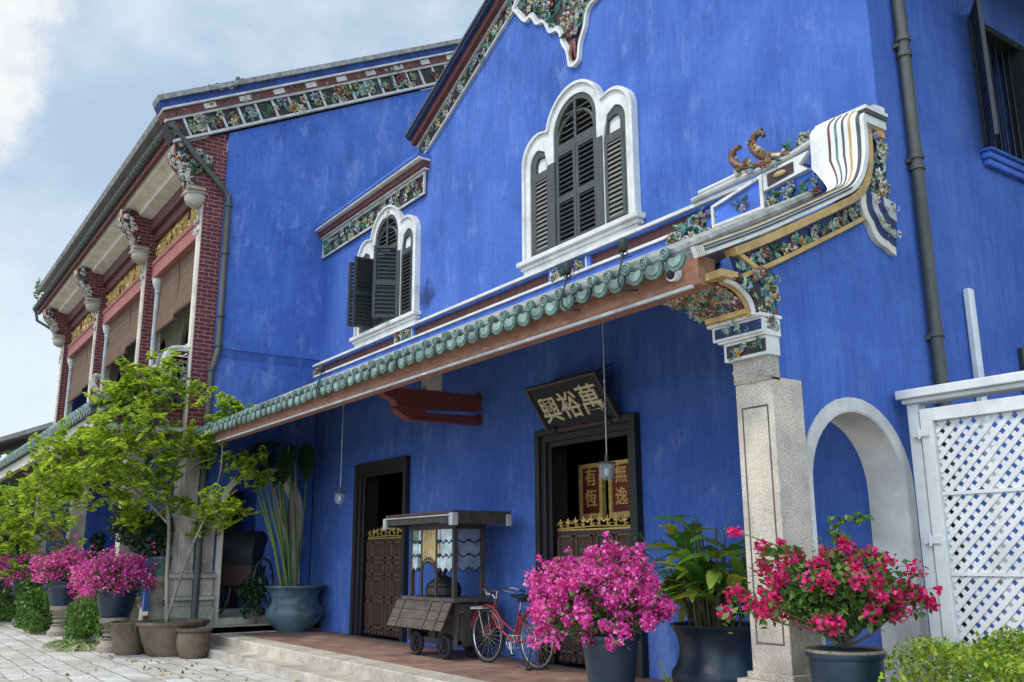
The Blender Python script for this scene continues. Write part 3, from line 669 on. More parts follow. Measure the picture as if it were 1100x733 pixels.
# cartouche under the apex: one outline, flowers standing on it
cl = [(-10.60, 10.02), (-10.28, 9.62), (-10.12, 9.62), (-9.98, 9.42), (-9.80, 9.36), (-9.66, 9.12), (-9.50, 9.07), (-9.42, 8.98), (-9.37, 8.80), (-9.27, 8.62), (-9.235, 8.45), (-9.21, 8.36), (-9.10, 8.31)]
cl = [(x+.0, z) for x, z in cl]
def sm(path, k=5):
    out = []
    for i in range(len(path)-1):
        p0, p1, p2, p3 = path[max(0, i-1)], path[i], path[i+1], path[min(len(path)-1, i+2)]
        for j in range(k):
            t = j/k; out.append(tuple(.5*((2*p1[q])+(-p0[q]+p2[q])*t+(2*p0[q]-5*p1[q]+4*p2[q]-p3[q])*t*t+(-p0[q]+3*p1[q]-3*p2[q]+p3[q])*t**3) for q in range(len(p1))))
    out.append(path[-1]); return out
half = sm(cl); out_ = half+[(2*GX-x, z) for x, z in reversed(half[:-1])]+[(GX+1.0, 10.55), (GX, 10.95), (GX-1.0, 10.55)]
cxz = (GX, 9.7)
def shr(p, d):
    n = len(p); q = []
    for i in range(n):
        a, c = p[i-1], p[(i+1) % n]; t = Vector((c[0]-a[0], c[1]-a[1])).normalized(); q.append((p[i][0]-t.y*d, p[i][1]+t.x*d))
    return q
b = MB(); i1 = shr(out_, .045); i2 = shr(out_, .085)
b.prism([out_, i1[::-1]], 'y', W-.06, W, 0); b.prism([i1, i2[::-1]], 'y', W-.035, W, 1); b.prism([i1], 'y', W-.015, W-.001, 2)
ct = b.build('cartouche', [M['white'], M['greyline'], M['dark']], H)
def inpoly(x, z, P):
    c = False
    for i in range(len(P)):
        (a, e), (k, l) = P[i-1], P[i]
        if (e > z) != (l > z) and x < (k-a)*(z-e)/(l-e)+a: c = not c
    return c
i3 = shr(out_, .12); r = MB(); relief(r, (0, W-.015, 0), X1, Z1, -Y1, -10.5, -7.7, 8.85, 10.9, 95, .115, 0, lambda u, v: inpoly(u, v, i3))
for k in range(26): r.ball((GX+random.uniform(-.13,.13)*1, W-.05, 8.98+random.uniform(-.16,.16)), .045, .03, .045, 6, random.choice([2,2,6,2,5]))
for s in (-.045, .045): r.tube([(GX+s*.4, W-.045, 8.72), (GX+s, W-.06, 8.55), (GX+s*.9, W-.045, 8.43)], [.03, .028, .012], 6, 4)
r.build('porcelain_relief', REL, ct, recalc=False)

# ------- lean-to roof of the veranda
b = MB()
ye, ze, yr, zr = 4.98, 3.86, 7.22, 4.98
b.prism([(ye, ze), (yr, zr), (W, zr+.05), (W, zr-.15), (ye, ze-.06)], 'x', XR+.05, -5.0)
for k in range(int(13/.222)+1):
    x = -17.6+k*.222
    if x > -4.95: break
    b.tube([(x, ye-.03, ze+.03), (x, yr, zr+.03)], .056, 8)
b.build('veranda_roof', M['roof'], H)
et = MB(); ep = MB(); k = 0; TP = .222
while -17.6+k*TP < -4.9:
    x = -17.6+k*TP+random.uniform(-.012, .012); jz = random.uniform(-.012, .012); rr_ = .058*random.uniform(.94, 1.06)
    et.lathe([(.001, 0), (rr_*.92, 0), (rr_, .010), (rr_, .05), (.001, .05)], (0,0,0), 14, 0)
    n = len(et.v)-70
    for i in range(n, len(et.v)):
        a_, b_, c_ = et.v[i]; et.v[i] = (x+a_, ye-.075+c_, ze+.035+b_+jz)
    ep.torus((x, ye-.078, ze+.035+jz), (0,1,0), .041, .007, 14, 5); ep.torus((x, ye-.078, ze+.035+jz), (0,1,0), .016, .006, 10, 5)
    xm = x+TP/2+random.uniform(-.008, .008); jd = random.uniform(-.01, .012); sc = [(xm+.100*math.cos(R(q))*(1+.05*(q//15 % 2)), ze-.02+jd-.105*abs(math.sin(R(q)))**.85*(1+.07*(q//15 % 2))) for q in range(180, 361, 15)]+[(xm+.075, ze+.004), (xm, ze-.016), (xm-.075, ze+.004)]
    et.prism(sc, 'y', ye-.065+jz*.6, ye-.04+jz*.6)
    ep.prism([(xm+(p-xm)*.68, ze-.03+jd+(q-jd-ze+.03)*.66) for p, q in sc], 'y', ye-.072+jz*.6, ye-.06+jz*.6)
    k += 1
eo = et.build('eave_tiles', M['glaze'], H, smooth=40); ep.build('tile_moulding', M['glaze_pale'], eo)
b = MB(); b.box(XR+.02, -4.72, 5.05, 5.24, 3.635, 3.86, 0); b.box(XR+.02, -4.78, 5.03, 5.06, 3.610, 3.635, 1)
b.build('eave_beam', [M['fascia'], M['greyline']], H)
b = MB()
for k in range(26):
    x = -17.4+k*.5; b.prism([(5.2, 3.80), (7.48, 4.78), (7.48, 4.9), (5.2, 3.90)], 'x', x-.05, x+.05)
b.build('rafters', M['cartdark'], H)
# ridge band of the lean-to
rb = MB(); x0, x1 = -17.25, -5.35
for (y, za, zb, m) in ((.30, 5.04, 5.14, 2), (.33, 5.14, 5.175, 0), (.25, 5.175, 5.33, 3), (.31, 5.33, 5.36, 2), (.35, 5.36, 5.40, 0), (.28, 5.40, 5.43, 2), (.22, 5.43, 5.46, 0)): rb.box(x0, x1, W-y, W-.001, za, zb, m)
ro = rb.build('roof_ridge', [M['white'], M['blue_paint'], M['blue_paint'], M['maroon_louvre']], H)
for xc, hw in ((-17.12, .12), (-13.5, .26), (-9.0, .34)):
    fr_ = MB(); rl = MB()
    fr_.box(xc-hw-.10, xc+hw+.10, W-.295, W-.25, 5.176, 5.329, 1)
    for u in (-hw-.03, hw+.03): fr_.box(xc+u-.012, xc+u+.012, W-.31, W-.29, 5.178, 5.328, 0)
    relief(rl, (xc, W-.30, 5.25), X1, Z1, -Y1, -hw, hw, -.085, .085, 420, .06)
    fb = fr_.build('ridge_block', [M['white'], M['blue_paint']], ro); rl.build('porcelain_relief', REL, ro, recalc=False)

# ------- side wall with the arch, frieze following the roof slope, curling coping
ac = 6.68; ai = .63; asp = 2.14
def archpoly(yc, r, z0, zs, n=20): return [(yc-r, z0), (yc+r, z0)]+arc(yc, zs, r, 0, 180, n)
sw = MB()
so_ = [(5.72, .2), (13.5, .2), (13.5, 8.9), (W+.001, 8.9), (W+.001, 5.0), (7.15, 4.85), (5.45, 3.92), (5.45, 3.55), (5.72, 3.3)]
sw.prism([so_, archpoly(ac, ai, FL, asp), [(9.42, 5.80), (10.6, 5.80), (10.6, 7.45), (9.42, 7.45)]], 'x', XE-.34, XE)
sw.build('side_wall', M['blue_plain'], H)
am = MB(); am.prism([archpoly(ac, ai+.11, FL, asp), archpoly(ac, ai, FL, asp)[::-1]], 'x', XE-.01, XE+.018)
am.prism([archpoly(ac, ai, FL-.01, asp), archpoly(ac, ai-.012, FL, asp)[::-1]], 'x', XE-.35, XE+.012)
am.build('arch', simple('lime_stained_plaster', (0.50, 0.48, 0.45), 0.85, 0.3, 2.2, 0.35, dirt=(0.30, 0.265, 0.23)), H, smooth=40)

def coping(parent, path, xr, wfun, stripes, name='curled_coping', flip=1, low_=-.03):
    # stripes: (fraction0, fraction1, height, material); runs along path in the y-z plane, xr is the outer edge
    b = MB()
    for (f0, f1, h, m) in stripes:
        top = offpath(path, h); low = offpath(path, low_); vs = []; fs = []
        for i in range(len(path)):
            w_ = wfun(i/(len(path)-1)); xa, xb = xr-flip*w_*f0, xr-flip*w_*f1
            vs += [(xa, *top[i]), (xb, *top[i]), (xb, *low[i]), (xa, *low[i])]
        for i in range(len(path)-1):
            for j in range(4): fs.append((i*4+j, i*4+(j+1) % 4, (i+1)*4+(j+1) % 4, (i+1)*4+j))
        fs += [(0,1,2,3), tuple(4*(len(path)-1)+j for j in (3,2,1,0))]
        b.add(vs, fs, m)
    return b
cpath = sm([(4.98, 3.84), (5.6, 4.12), (6.2, 4.42), (6.65, 4.65), (6.92, 4.80), (7.06, 4.96), (7.13, 5.15), (7.15, 5.36), (7.15, 5.50), (7.165, 5.56), (7.24, 5.63), (7.32, 5.69), (7.42, 5.705), (7.49, 5.705)], 4)
wf = lambda t: .13+.39*max(0, min(1, (t-.20)/.28))**1.4
cs = [(-.08, .0, .022, 0), (0, .05, .040, 3), (.05, .16, .046, 0), (.16, .20, .056, 5), (.20, .29, .052, 0), (.29, .33, .060, 3), (.33, .43, .056, 0), (.43, .47, .064, 2), (.47, .57, .060, 0), (.57, .61, .068, 1), (.61, 1.0, .062, 0)]
b = coping(H, cpath, XE+.03, wf, cs)
b.box(XE-.50, XE+.02, 7.2, 7.49, 5.40, 5.69, 0); b.box(XE+.0, XE+.09, 7.16, 7.49, 5.585, 5.62, 3); b.box(XE+.0, XE+.10, 7.14, 7.49, 5.62, 5.655, 0)
yz_ = offpath(cpath, .0); yz2 = offpath(cpath, .018)
for i in range(len(cpath)-1): b.prism([yz_[i], yz_[i+1], yz2[i+1], yz2[i]], 'x', XE+.03, XE+.048, 3)
cp = b.build('curled_coping', [simple('streaked_white_coping', (0.66, 0.65, 0.60), 0.7, 0.12, 4, 0.2, dirt=(0.42, 0.38, 0.32)), M['maroon'], M['glaze'], M['greydark'], M['darkred'], M['gold']], H, smooth=50)
b = MB(); 
def yzband(path, d0, d1, x0, x1, m):
    A = offpath(path, d0); B_ = offpath(path, d1)
    for i in range(len(path)-1): b.prism([A[i], A[i+1], B_[i+1], B_[i]], 'x', x0, x1, m)
lp = [p for p in offpath(cpath, -.085) if p[0] > 5.22 and p[1] < 5.42]
yzband(lp, -.03, .035, XE-.05, XE+.06, 0)                                 # gilded roll under the coping
yzband(lp, -.20, -.02, XE-.02, XE+.006, 1)                               # painted ground
yzband(lp[:-8], -.215, -.18, XE-.02, XE+.045, 0); yzband(lp[:-8], -.228, -.215, XE-.02, XE+.03, 2); yzband(lp, -.045, -.03, XE-.02, XE+.035, 2)
_q = offpath(lp, -.21); yzband([lp[0], (_q[1][0], _q[1][1])], -.0, .04, XE-.02, XE+.047, 0)
sf = b.build('slope_frieze', [M['gold'], M['navy'], M['greydark']], H)
r = MB()
for (a, c) in zip(lp[:-1:2], lp[2::2]):
    U = Vector((0, c[0]-a[0], c[1]-a[1])); L = U.length; U.normalize(); relief(r, (XE+.006, a[0], a[1]), U, Vector((0, U.z, -U.y)), X1, 0, L, .06, .17, 330, .058)
b = MB(); b.box(XE-.005, XE+.02, 7.22, 7.49, 4.35, 5.58, 1)
rc = MB(); relief(rc, (XE+.02, 7.25, 4.4), Y1, Z1, X1, .03, .22, .25, 1.05, 260, .065)
b.box(XE-.005, XE+.05, 7.2, 7.49, 5.42, 5.50, 0); b.box(XE-.005, XE+.07, 7.18, 7.49, 5.50, 5.585, 2)
# scalloped fan below
for k in range(5):
    rad = .47-.075*k
    sc = [(7.49, 4.76)]+[(7.49-rad*(1+.06*abs(math.sin(R(a*5))))*math.cos(R(a)), 4.76-rad*(1+.06*abs(math.sin(R(a*5))))*math.sin(R(a))) for a in range(-8, 91, 3)]
    b.prism(sc, 'x', XE-.004, XE+.05+.008*k, (4, 1, 3, 1, 3)[k])
relief(rc, (XE+.085, 7.49, 4.76), Y1, Z1, X1, -.42, 0, -.42, 0, 150, .04, 0, lambda u, v: .40 > math.hypot(u, v) > .30 or math.hypot(u, v) < .2)
cf_ = b.build('corner_panel', [M['gold'], M['navy'], M['white'], M['greyline'], M['cream']], H); r.build('porcelain_relief', REL, sf, recalc=False); rc.build('porcelain_relief', REL, cf_, recalc=False)
# ornaments between ridge and coping: blue plaques, flowers, scrolled finial
b = MB(); r = MB()
pl = Vector((-6.05, W-.42, 5.10))
b.prism([(-6.35, 5.03), (-5.72, 5.03), (-5.72, 5.33), (-6.35, 5.22)], 'y', W-.40, W-.36, 1); b.prism([[(-6.38, 5.00), (-5.68, 5.00), (-5.68, 5.37), (-6.38, 5.25)], [(-6.35, 5.03), (-5.72, 5.03), (-5.72, 5.33), (-6.35, 5.22)][::-1]], 'y', W-.43, W-.36, 0)
b.prism([(-5.66, 5.17), (-5.12, 5.22), (-5.22, 5.30), (-5.10, 5.40), (-5.66, 5.36)], 'y', W-.44, W-.38, 0); b.prism([(-5.60, 5.20), (-5.28, 5.24), (-5.28, 5.35), (-5.60, 5.33)], 'y', W-.45, W-.43, 5); b.ball((-5.44, W-.455, 5.28), .08, .02, .03, 10, 3)
b.box(-6.5, -5.1, W-.38, W-.34, 5.0, 5.25, 1)
b.tube([(-6.7, W-.36, 5.43), (-6.0, W-.36, 5.45), (-5.4, W-.37, 5.45), (-5.1, W-.37, 5.50)], .035, 8, 2); b.tube([(-6.6, W-.36, 5.49), (-5.9, W-.36, 5.51)], .025, 8, 0)
oo = b.build('ridge_ornament', [M['white'], M['blue_paint'], M['greyline'], M['gold'], M['greydark'], M['dark']], H)
for (o_, u0, u1, v0, v1, dn, sz_) in (((-6.9, W-.38, 5.02), -.15, .55, -.06, .2, 280, .075), ((-5.7, W-.40, 5.02), .0, .65, -.04, .16, 240, .055), ((-5.5, W-.28, 5.46), .0, .42, 0, .2, 220, .065), ((-6.0, W-.41, 5.15), -.12, .12, -.06, .08, 260, .045), ((-5.55, W-.45, 5.42), -.3, .3, -.02, .04, 300, .05)):
    r = MB(); relief(r, o_, X1, Z1, -Y1, u0, u1, v0, v1, dn, sz_)
    if r.f: r.build('porcelain_relief', REL, oo, recalc=False)
DX = .28
f = MB()
f.tube(sm([(-5.62, W-.36, 5.46), (-5.80, W-.36, 5.52), (-6.0, W-.36, 5.60), (-6.10, W-.36, 5.72), (-6.08, W-.36, 5.83), (-6.0, W-.36, 5.86), (-5.95, W-.36, 5.80)], 5), [.045]*12+[.042]*6+[.038]*6+[.033]*4+[.025]*3, 8, 0)
f.tube(sm([(-5.95, W-.36, 5.50), (-6.22, W-.36, 5.55), (-6.38, W-.36, 5.68), (-6.36, W-.36, 5.79), (-6.27, W-.36, 5.80)], 5), [.045]*10+[.04]*6+[.03]*5, 8, 0)
for q in range(14): f.ball((-5.7-.4*q/13+random.uniform(-.03,.03), W-.39, 5.50+.30*q/13*(q/13)), .03, .025, .025, 6, random.choice([0,1,2,3,4]))
for k in range(8): f.ball((-6.1+random.uniform(-.2,.4), W-.40, 5.52+random.uniform(-.03,.06)), .035, .03, .03, 6, random.choice([0,1,2,3]))
for q in range(40): i_ = random.randrange(len(f.v)); f.ball(f.v[i_], .018, .018, .018, 5, random.choice([0, 1, 1, 2, 3]))
f.v = [(x+DX, y, z) for x, y, z in f.v]
f.build('scroll_finial', [simple('brown_gold_finial', (0.13, 0.062, 0.03), 0.5, 0.5, 14, 0.3), REL[3], REL[0], REL[2], M['greyline']], oo, smooth=50)

# ------- granite pillar at the veranda corner, painted capital and cove bracket
px0, px1, py0, py1 = -4.94, -4.575, 5.64, 6.0
b = MB(); b.box(px0, px1, py0, py1, .74, 2.95, 0)
b.prism([[(px0+.05, .96), (px1-.05, .96), (px1-.05, 2.74), (px0+.05, 2.74)], [(px0+.065, .975), (px1-.065, .975), (px1-.065, 2.725), (px0+.065, 2.725)][::-1]], 'y', py0-.004, py0+.003, 1)
for (e, za, zb) in ((.10, .28, .52), (.07, .52, .57), (.045, .57, .64), (.085, .64, .71), (.03, .71, .76)): b.box(px0-e, px1+e, py0-e, py1+e*.3, za, zb, 0)
gp = b.build('granite_pillar', [M['granite'], M['greydark']], H, bevel=.01)
b = MB(); b.box(px0, px1, py0-.012, py0+.10, 2.93, 3.12, 0); r = MB()
for _ in range(40):
    f_ = random.random(); x = random.uniform(px0, px1); z = random.uniform(2.93, 3.1); b.ball((x, py0-.01, z), .03*random.uniform(.5,1.2), .014, .022, 6, 0)
cpb = b.build('carved_capital', M['granite_old'], gp)
b = MB(); r = MB()
b.box(px0-.05, px1+.02, py0-.05, py0+.10, 3.12, 3.27, 0); b.box(px0-.08, px1+.035, py0-.08, py0+.11, 3.27, 3.29, 0); b.box(px0-.12, px1+.03, py0-.10, py0+.11, 3.29, 3.41, 0); b.box(px0-.15, px1+.045, py0-.13, py0+.12, 3.41, 3.435, 0)
b.box(px0-.02, px1+.01, py0-.056, py0-.04, 3.145, 3.245, 1); b.box(px0-.09, px1+.02, py0-.106, py0-.09, 3.31, 3.39, 2)
relief(r, ((px0+px1)/2, py0-.056, 3.195), X1, Z1, -Y1, -.15, .15, -.035, .035, 700, .045); relief(r, ((px0+px1)/2-.03, py0-.106, 3.35), X1, Z1, -Y1, -.17, .17, -.025, .025, 700, .04)
# cove
cov = [(5.22+.30*math.cos(R(a)), 3.435+.23*math.sin(R(a))) for a in range(0, 91, 10)]
vs = []; fs = []
for i, (y, z) in enumerate(cov):
    t = i/(len(cov)-1); xl = px0-.14-.36*t-.03*math.sin(t*9); vs += [(xl, y, z), (px1+.03, y, z), (px1+.03, y+.12, z+.02), (xl, y+.12, z+.02)]
for i in range(len(cov)-1):
    for j in range(4): fs.append((4*i+j, 4*i+(j+1) % 4, 4*i+4+(j+1) % 4, 4*i+4+j))
b.add(vs, fs, 1)
cvp = [(px1-.02, y-.012, z-.012) for y, z in cov]; b.tube(cvp, .022, 8, 0); b.tube([(x-.042, y-.003, z-.003) for x, y, z in cvp], .024, 8, 3)
b.box(px0-.12, px1-.05, 5.46, 5.54, 3.435, 3.475, 3)
b.box(px0-.5, px1+.03, 5.12, 5.3, 3.66, 3.72, 3)
FP = [(5.53, 3.435), (5.74, 3.28), (5.76, 3.78), (5.66, 3.83), (5.36, 3.70), (5.30, 3.67), (5.45, 3.60), (5.51, 3.52)]; b.prism(FP, 'x', px1-.08, px1+.012, 2)
br = b.build('cove_bracket', [M['white'], M['dark'], M['navy'], M['gold']], H, smooth=35)
for i in range(1, len(cov)-1):
    t = i/(len(cov)-1); nrm = Vector((0, -math.cos(R(10*i)), -math.sin(R(10*i)))); tg = Vector((0, -math.sin(R(10*i)), math.cos(R(10*i))))
    relief(r, (0, cov[i][0], cov[i][1]), X1, tg, nrm, px0-.10-.36*t, px1-.12, -.025, .025, 800, .055)
r.build('porcelain_relief', REL, br, recalc=False); r = MB(); relief(r, (px1+.014, 5.5, 3.4), Y1, Z1, X1, -.15, .26, -.1, .42, 620, .05, 0, lambda u, v: inpoly(u+5.5, v+3.4, FP)); r.build('porcelain_relief', REL, br, recalc=False)

# timber bracket carrying the middle of the eaves, with its short prop
b = MB(); tb = [(W, 3.52), (6.30, 3.52), (6.12, 3.60), (6.10, 3.70), (6.02, 3.76), (5.85, 3.82), (5.80, 3.95), (W, 3.97), (W, 3.74), (6.6, 3.73), (6.55, 3.68), (6.6, 3.645), (W, 3.645)]
tb = [(5.82, 3.96), (5.86, 3.84), (6.02, 3.78), (6.08, 3.70), (6.03, 3.66), (6.28, 3.52), (W+.02, 3.535), (W+.02, 3.66), (6.55, 3.64), (6.55, 3.70), (W+.02, 3.75), (W+.02, 3.985)]
b.prism(tb, 'x', -11.70, -11.52, 0); b.build('timber_bracket', M['redwood'], H, bevel=.008)
b = MB(); b.box(-11.69, -11.53, 6.55, 6.80, 3.97, 4.55); b.build('bracket_prop', M['cream'], H)

# side window, downpipe and white pipe on the side wall
b = MB(); b.prism([[(9.42, 5.78), (10.6, 5.78), (10.6, 7.45), (9.42, 7.45)], [(9.50, 5.84), (10.52, 5.84), (10.52, 7.37), (9.50, 7.37)][::-1]], 'x', XE-.2, XE+.03)
sw_ = b.build('side_window', M['shutter_black'], H)
b = MB()
for k in range(7): b.tube([(XE-.10, 9.58+k*.15, 5.84), (XE-.10, 9.58+k*.15, 7.37)], .012, 6)
b.build('bars', M['iron'], sw_); b = MB(); b.box(XE-.6, XE-.34, 9.3, 10.7, 5.7, 7.6); b.build('dark_backing', M['black'], sw_)
for (yh, yo, xo) in ((9.44, 9.06, .30), (10.6, 10.75, .40)):
    b = MB(); d = Vector((xo, yo-yh, 0)).normalized(); e = Vector((-d.y, d.x, 0)); O = Vector((XE+.03, yh, 5.80)); 
    b.obox(O, d, e, Z1, 0, .46, -.02, .02, 0, .06); b.obox(O, d, e, Z1, 0, .46, -.02, .02, 1.55, 1.62); b.obox(O, d, e, Z1, 0, .05, -.02, .02, .06, 1.55); b.obox(O, d, e, Z1, .41, .46, -.02, .02, .06, 1.55)
    for k in range(22): b.obox(O+Z1*(.09+k*.067), d, e, Z1, .05, .41, -.012, .012, 0, .045)
    b.build('shutter', M['shutter_black'], sw_)
b = MB(); b.box(XE, XE+.10, 9.33, 10.7, 5.70, 5.77); b.box(XE, XE+.07, 9.36, 10.67, 5.63, 5.70); b.box(XE, XE+.14, 9.30, 10.73, 5.77, 5.80); b.build('sill', M['blue_paint'], sw_, bevel=.01)
b = MB(); b.tube([(XE+.08, 7.93, 9.5), (XE+.08, 7.93, 0.0)], .058, 14)
for z in (6.62, 6.45, 5.36, 5.25, 3.6): b.tube([(XE+.08, 7.93, z), (XE+.08, 7.93, z-.05)], .073, 14)
for z in (6.53, 5.30, 3.55): b.box(XE-.01, XE+.06, 7.86, 8.0, z-.02, z+.02)
b.build('downpipe', M['pipe'], H, smooth=40)
b = MB(); b.box(XE+.005, XE+.09, 8.60, 8.69, .2, 4.14); b.build('white_pipe', M['whitepaint'], H, bevel=.02)
b = MB(); b.box(XE, XE+.05, 9.55, 10.4, 1.6, 3.66); b.build('dark_shutter', M['shutter_black'], H)
# hidden back so the house is closed; the overhang is added for shade
b = MB(); b.box(-17.7, XE, 13.4, 13.5, .2, 8.9); b.build('rear_wall', M['blue'], H)
b = MB(); b.prism([(XE-.2, 8.60), (XE+2.4, 7.95), (XE+2.4, 8.05), (XE-.2, 8.75)], 'y', 8.3, 13.6); b.build('shade_overhang', M['cartdark'], H)  # unseen overhang, added and widened to darken the upper side wall

# ================================================================== FRONT WING
F = thing('front_wing', 'brick pillared front wing of the house with bamboo blinds upstairs and carved eave brackets', 'house', (-22, 6, 0))
zt = lambda y: 9.62+(y-4.25)*0.522                                       # line of the verge along the return wall
b = MB(); ay, ar, asp2 = 6.45, .73, 2.52
ro_ = [(5.27, .2), (W, .2), (W, 5.62), (5.27, 5.62)]
b.prism([[(5.27, .2), (W-.001, .2), (W-.001, 5.44), (5.27, 5.44)], archpoly(ay, ar, .40, asp2)], 'x', XR-.35, XR-.05)
b.prism([(XR-.35, 5.44), (XR-.05, 5.44), (XR+.025, 5.62), (XR-.35, 5.62)], 'y', 5.295, W-.001)
b.prism([(5.295, 5.62), (13.0, 5.62), (13.0, zt(13.0)), (5.295, zt(5.295))], 'x', XR-.35, XR+.025)
b.prism([(5.295, 5.62), (W-.001, 5.62), (W-.001, 5.65), (5.295, 5.65)], 'x', XR-.3, XR+.045)
b.build('return_wall', M['blue_old'], F)
b = MB(); b.prism([archpoly(ay, ar+.11, .40, asp2), archpoly(ay, ar, .40, asp2)[::-1]], 'x', XR-.06, XR-.02)
b.prism([archpoly(ay, ar, .39, asp2), archpoly(ay, ar-.012, .40, asp2)[::-1]], 'x', XR-.36, XR-.03)
b.build('arch', M['cream'], F, smooth=40)
# verge frieze up the return wall
U = Vector((0, 1, .522)).normalized(); V = Vector((0, -U.z, U.y)); O = Vector((XR+.025, 4.24, 9.70))
b = MB(); L = 9.6
for (v0, v1, n0, n1, m) in ((-.03, .02, 0, .10, 0), (.02, .40, -.3, .05, 2), (.40, .45, 0, .12, 0), (.45, .60, -.2, .15, 1), (.60, .64, -.2, .22, 0), (.64, .80, -.2, .17, 3), (.80, .90, -.2, .24, 4)): b.obox(O, U, V, X1, -.05, L, v0, v1, n0, n1, m)
vf = b.build('verge_frieze', [M['greyline'], M['maroon'], M['dark'], simple('grimed_dark_blue', (0.02, 0.05, 0.20), 0.85, 0.5, 5, 0.3, dirt=(0.03, 0.035, 0.04)), M['roof']], F)
r = MB(); relief(r, O+X1*.05, U, V, X1, .05, L-.1, .08, .35, 80, .115)
b = MB(); k = 0
for k in range(24):
    u = .3+k*.4; b.obox(O, U, V, X1, u, u+.05, .02, .40, .05, .085)
    if k % 2: b.obox(O, U, V, X1, u+.1, u+.36, .47, .58, .15, .165)
b.build('divider', M['greyline'], vf)
relief(r, O+X1*.15, U, V, X1, 0, L, .48, .57, 60, .05); r.build('porcelain_relief', REL, vf, recalc=False); r = MB(); relief(r, O+X1*.19, U, V, X1, .3, 1.9, .76, .92, 110, .07); relief(r, O+X1*.19, U, V, X1, 2.0, 9, .80, .88, 40, .05); r.build('ridge_growth', [M['lf_dark'], M['glaze'], M['roof'], M['greydark'], REL[4], M['roof'], M['lf_dark']], vf, recalc=False); r = MB()
relief(r, (XR+.03, 4.5, 9.25), Y1, Z1, X1, .05, .45, -.1, .35, 200, .085)
r.build('porcelain_relief', REL, vf, recalc=False)
b = MB(); b.prism([(4.1, 10.55), (9.0, 13.1), (9.0, 13.2), (4.05, 10.65)], 'x', -34.5, XR-.3); b.prism([(9.0, 13.1), (14, 10.5), (14, 10.6), (9.0, 13.2)], 'x', -34.5, XR-.3)
b.build('roof', M['roof'], F)
# brick piers of the upper floor, each with its white front and carved bracket
cols = [XR, -22.15, -27.55, -32.9]
zc0 = 3.9
for i, cx in enumerate(cols):
    b = MB(); b.box(cx-.40, cx, 4.90, 5.29, zc0, 9.75)
    b.prism([(4.45, 9.30), (4.62, 8.95), (4.9, 8.80), (5.27, 8.80), (5.27, 10.17 if i == 0 else 9.6), (4.45, 9.74)], 'x', cx-.32, cx-.004)
    pr = b.build('brick_pier', M['brick'], F)
    b = MB(); b.box(cx-.30, cx-.05, 4.882, 4.90, zc0, 8.62, 0); b.box(cx-.26, cx-.09, 4.862, 4.882, 5.6, 8.35, 0)
    pf = b.build('pier_front', [M['cream'], M['greyline']], pr)
    r = MB(); relief(r, (cx-.2, 4.86, 8.2), X1, Z1, -Y1, -.12, .12, -.28, .28, 160, .06); r.build('carving', [M['greyline'], M['greydark'], M['white'], M['greyline'], M['greyline'], M['white'], M['greydark']], pf, recalc=False)
    # bracket: rounded grey base, leafy carved sweep out to the eave
    b = MB(); b.lathe([(.001, 8.50), (.12, 8.50), (.20, 8.56), (.24, 8.66), (.22, 8.72), (.26, 8.74), (.26, 8.78), (.001, 8.78)], (cx-.2, 4.80, 0), 20, 0)
    b.box(cx-.50, cx+.10, 4.56, 4.90, 8.78, 8.82, 0); b.box(cx-.46, cx+.06, 4.60, 4.90, 8.82, 8.87, 2)
    sw_p = [(4.90, 8.85), (4.62, 8.85), (4.58, 9.0), (4.48, 9.18), (4.36, 9.32), (4.26, 9.45), (4.24, 9.66), (4.5, 9.70), (4.5, 9.3), (4.66, 9.0), (4.9, 8.9)]
    b.prism(sw_p, 'x', cx-.42, cx+.02, 1)
    for x_ in (cx-.44, cx+.02): b.tube([(x_, q[0]-.01, q[1]) for q in sm(sw_p[1:7], 3)], .022, 6, 2)
    cv = b.build('carved_bracket', [M['granite_old'], M['dark'], M['pinkbeam']], F, bevel=.008, smooth=40)
    r = MB()
    for a, c in zip(sw_p[1:6], sw_p[2:7]):
        U_ = Vector((0, c[0]-a[0], c[1]-a[1])); Lg = U_.length; U_.normalize(); Nn = Vector((0, -U_.z, U_.y)); Nn = Nn if Nn.y < 0 else -Nn
        relief(r, (cx-.2, a[0], a[1]), X1, U_, Nn, -.2, .2, 0, Lg, 260, .06)
    relief(r, (cx+.02, 4.5, 9.2), Y1, Z1, X1, -.2, .15, -.3, .46, 260, .06, 0, lambda u, v: abs(u+.02+(v)*.42) < .12)
    mm = [M['greyline'], M['greydark'], M['cream'], M['gold'], M['greyline'], M['cream'], M['greydark']]
    r.build('carving', mm, cv, recalc=False)
# eaves: soffit, fascia, gutter
b = MB(); b.prism([(4.95, 9.56), (4.62, 9.62), (4.60, 9.70), (4.34, 9.76), (4.24, 9.92), (4.24, 10.0), (5.3, 10.0), (5.3, 9.56)], 'x', -34.2, XR-.02)
b.build('soffit', M['cream'], F)
b = MB(); b.box(-34.4, XR+.02, 4.18, 4.26, 9.80, 10.1); b.build('eave_board', M['maroon'], F)
b = MB(); b.tube([(-34.6, 4.12, 10.02), (XR+.12, 4.12, 10.02)], .085, 12)
for k in range(58): b.tube([(-34.5+k*.29, 4.12, 10.02), (-34.44+k*.29, 4.12, 10.02)], .098, 12)
b.tube([(-34.5, 4.12, 9.98), (-34.45, 4.2, 9.6), (-34.3, 4.7, 9.3), (-34.2, 4.95, 9.2)], .05, 8)
b.build('gutter', M['pipe'], F, smooth=40)
b = MB(); b.tube([(XR+.10, 4.16, 9.98), (XR+.12, 4.7, 9.40), (XR+.10, 5.28, 8.86), (XR+.09, 5.36, 8.70)], .055, 10)
b.tube([(XR+.09, 5.36, 8.80), (XR+.09, 5.36, 5.6), (XR+.13, 5.30, 5.35), (XR+.13, 5.24, 5.1), (XR+.13, 5.24, .3)], .062, 12)
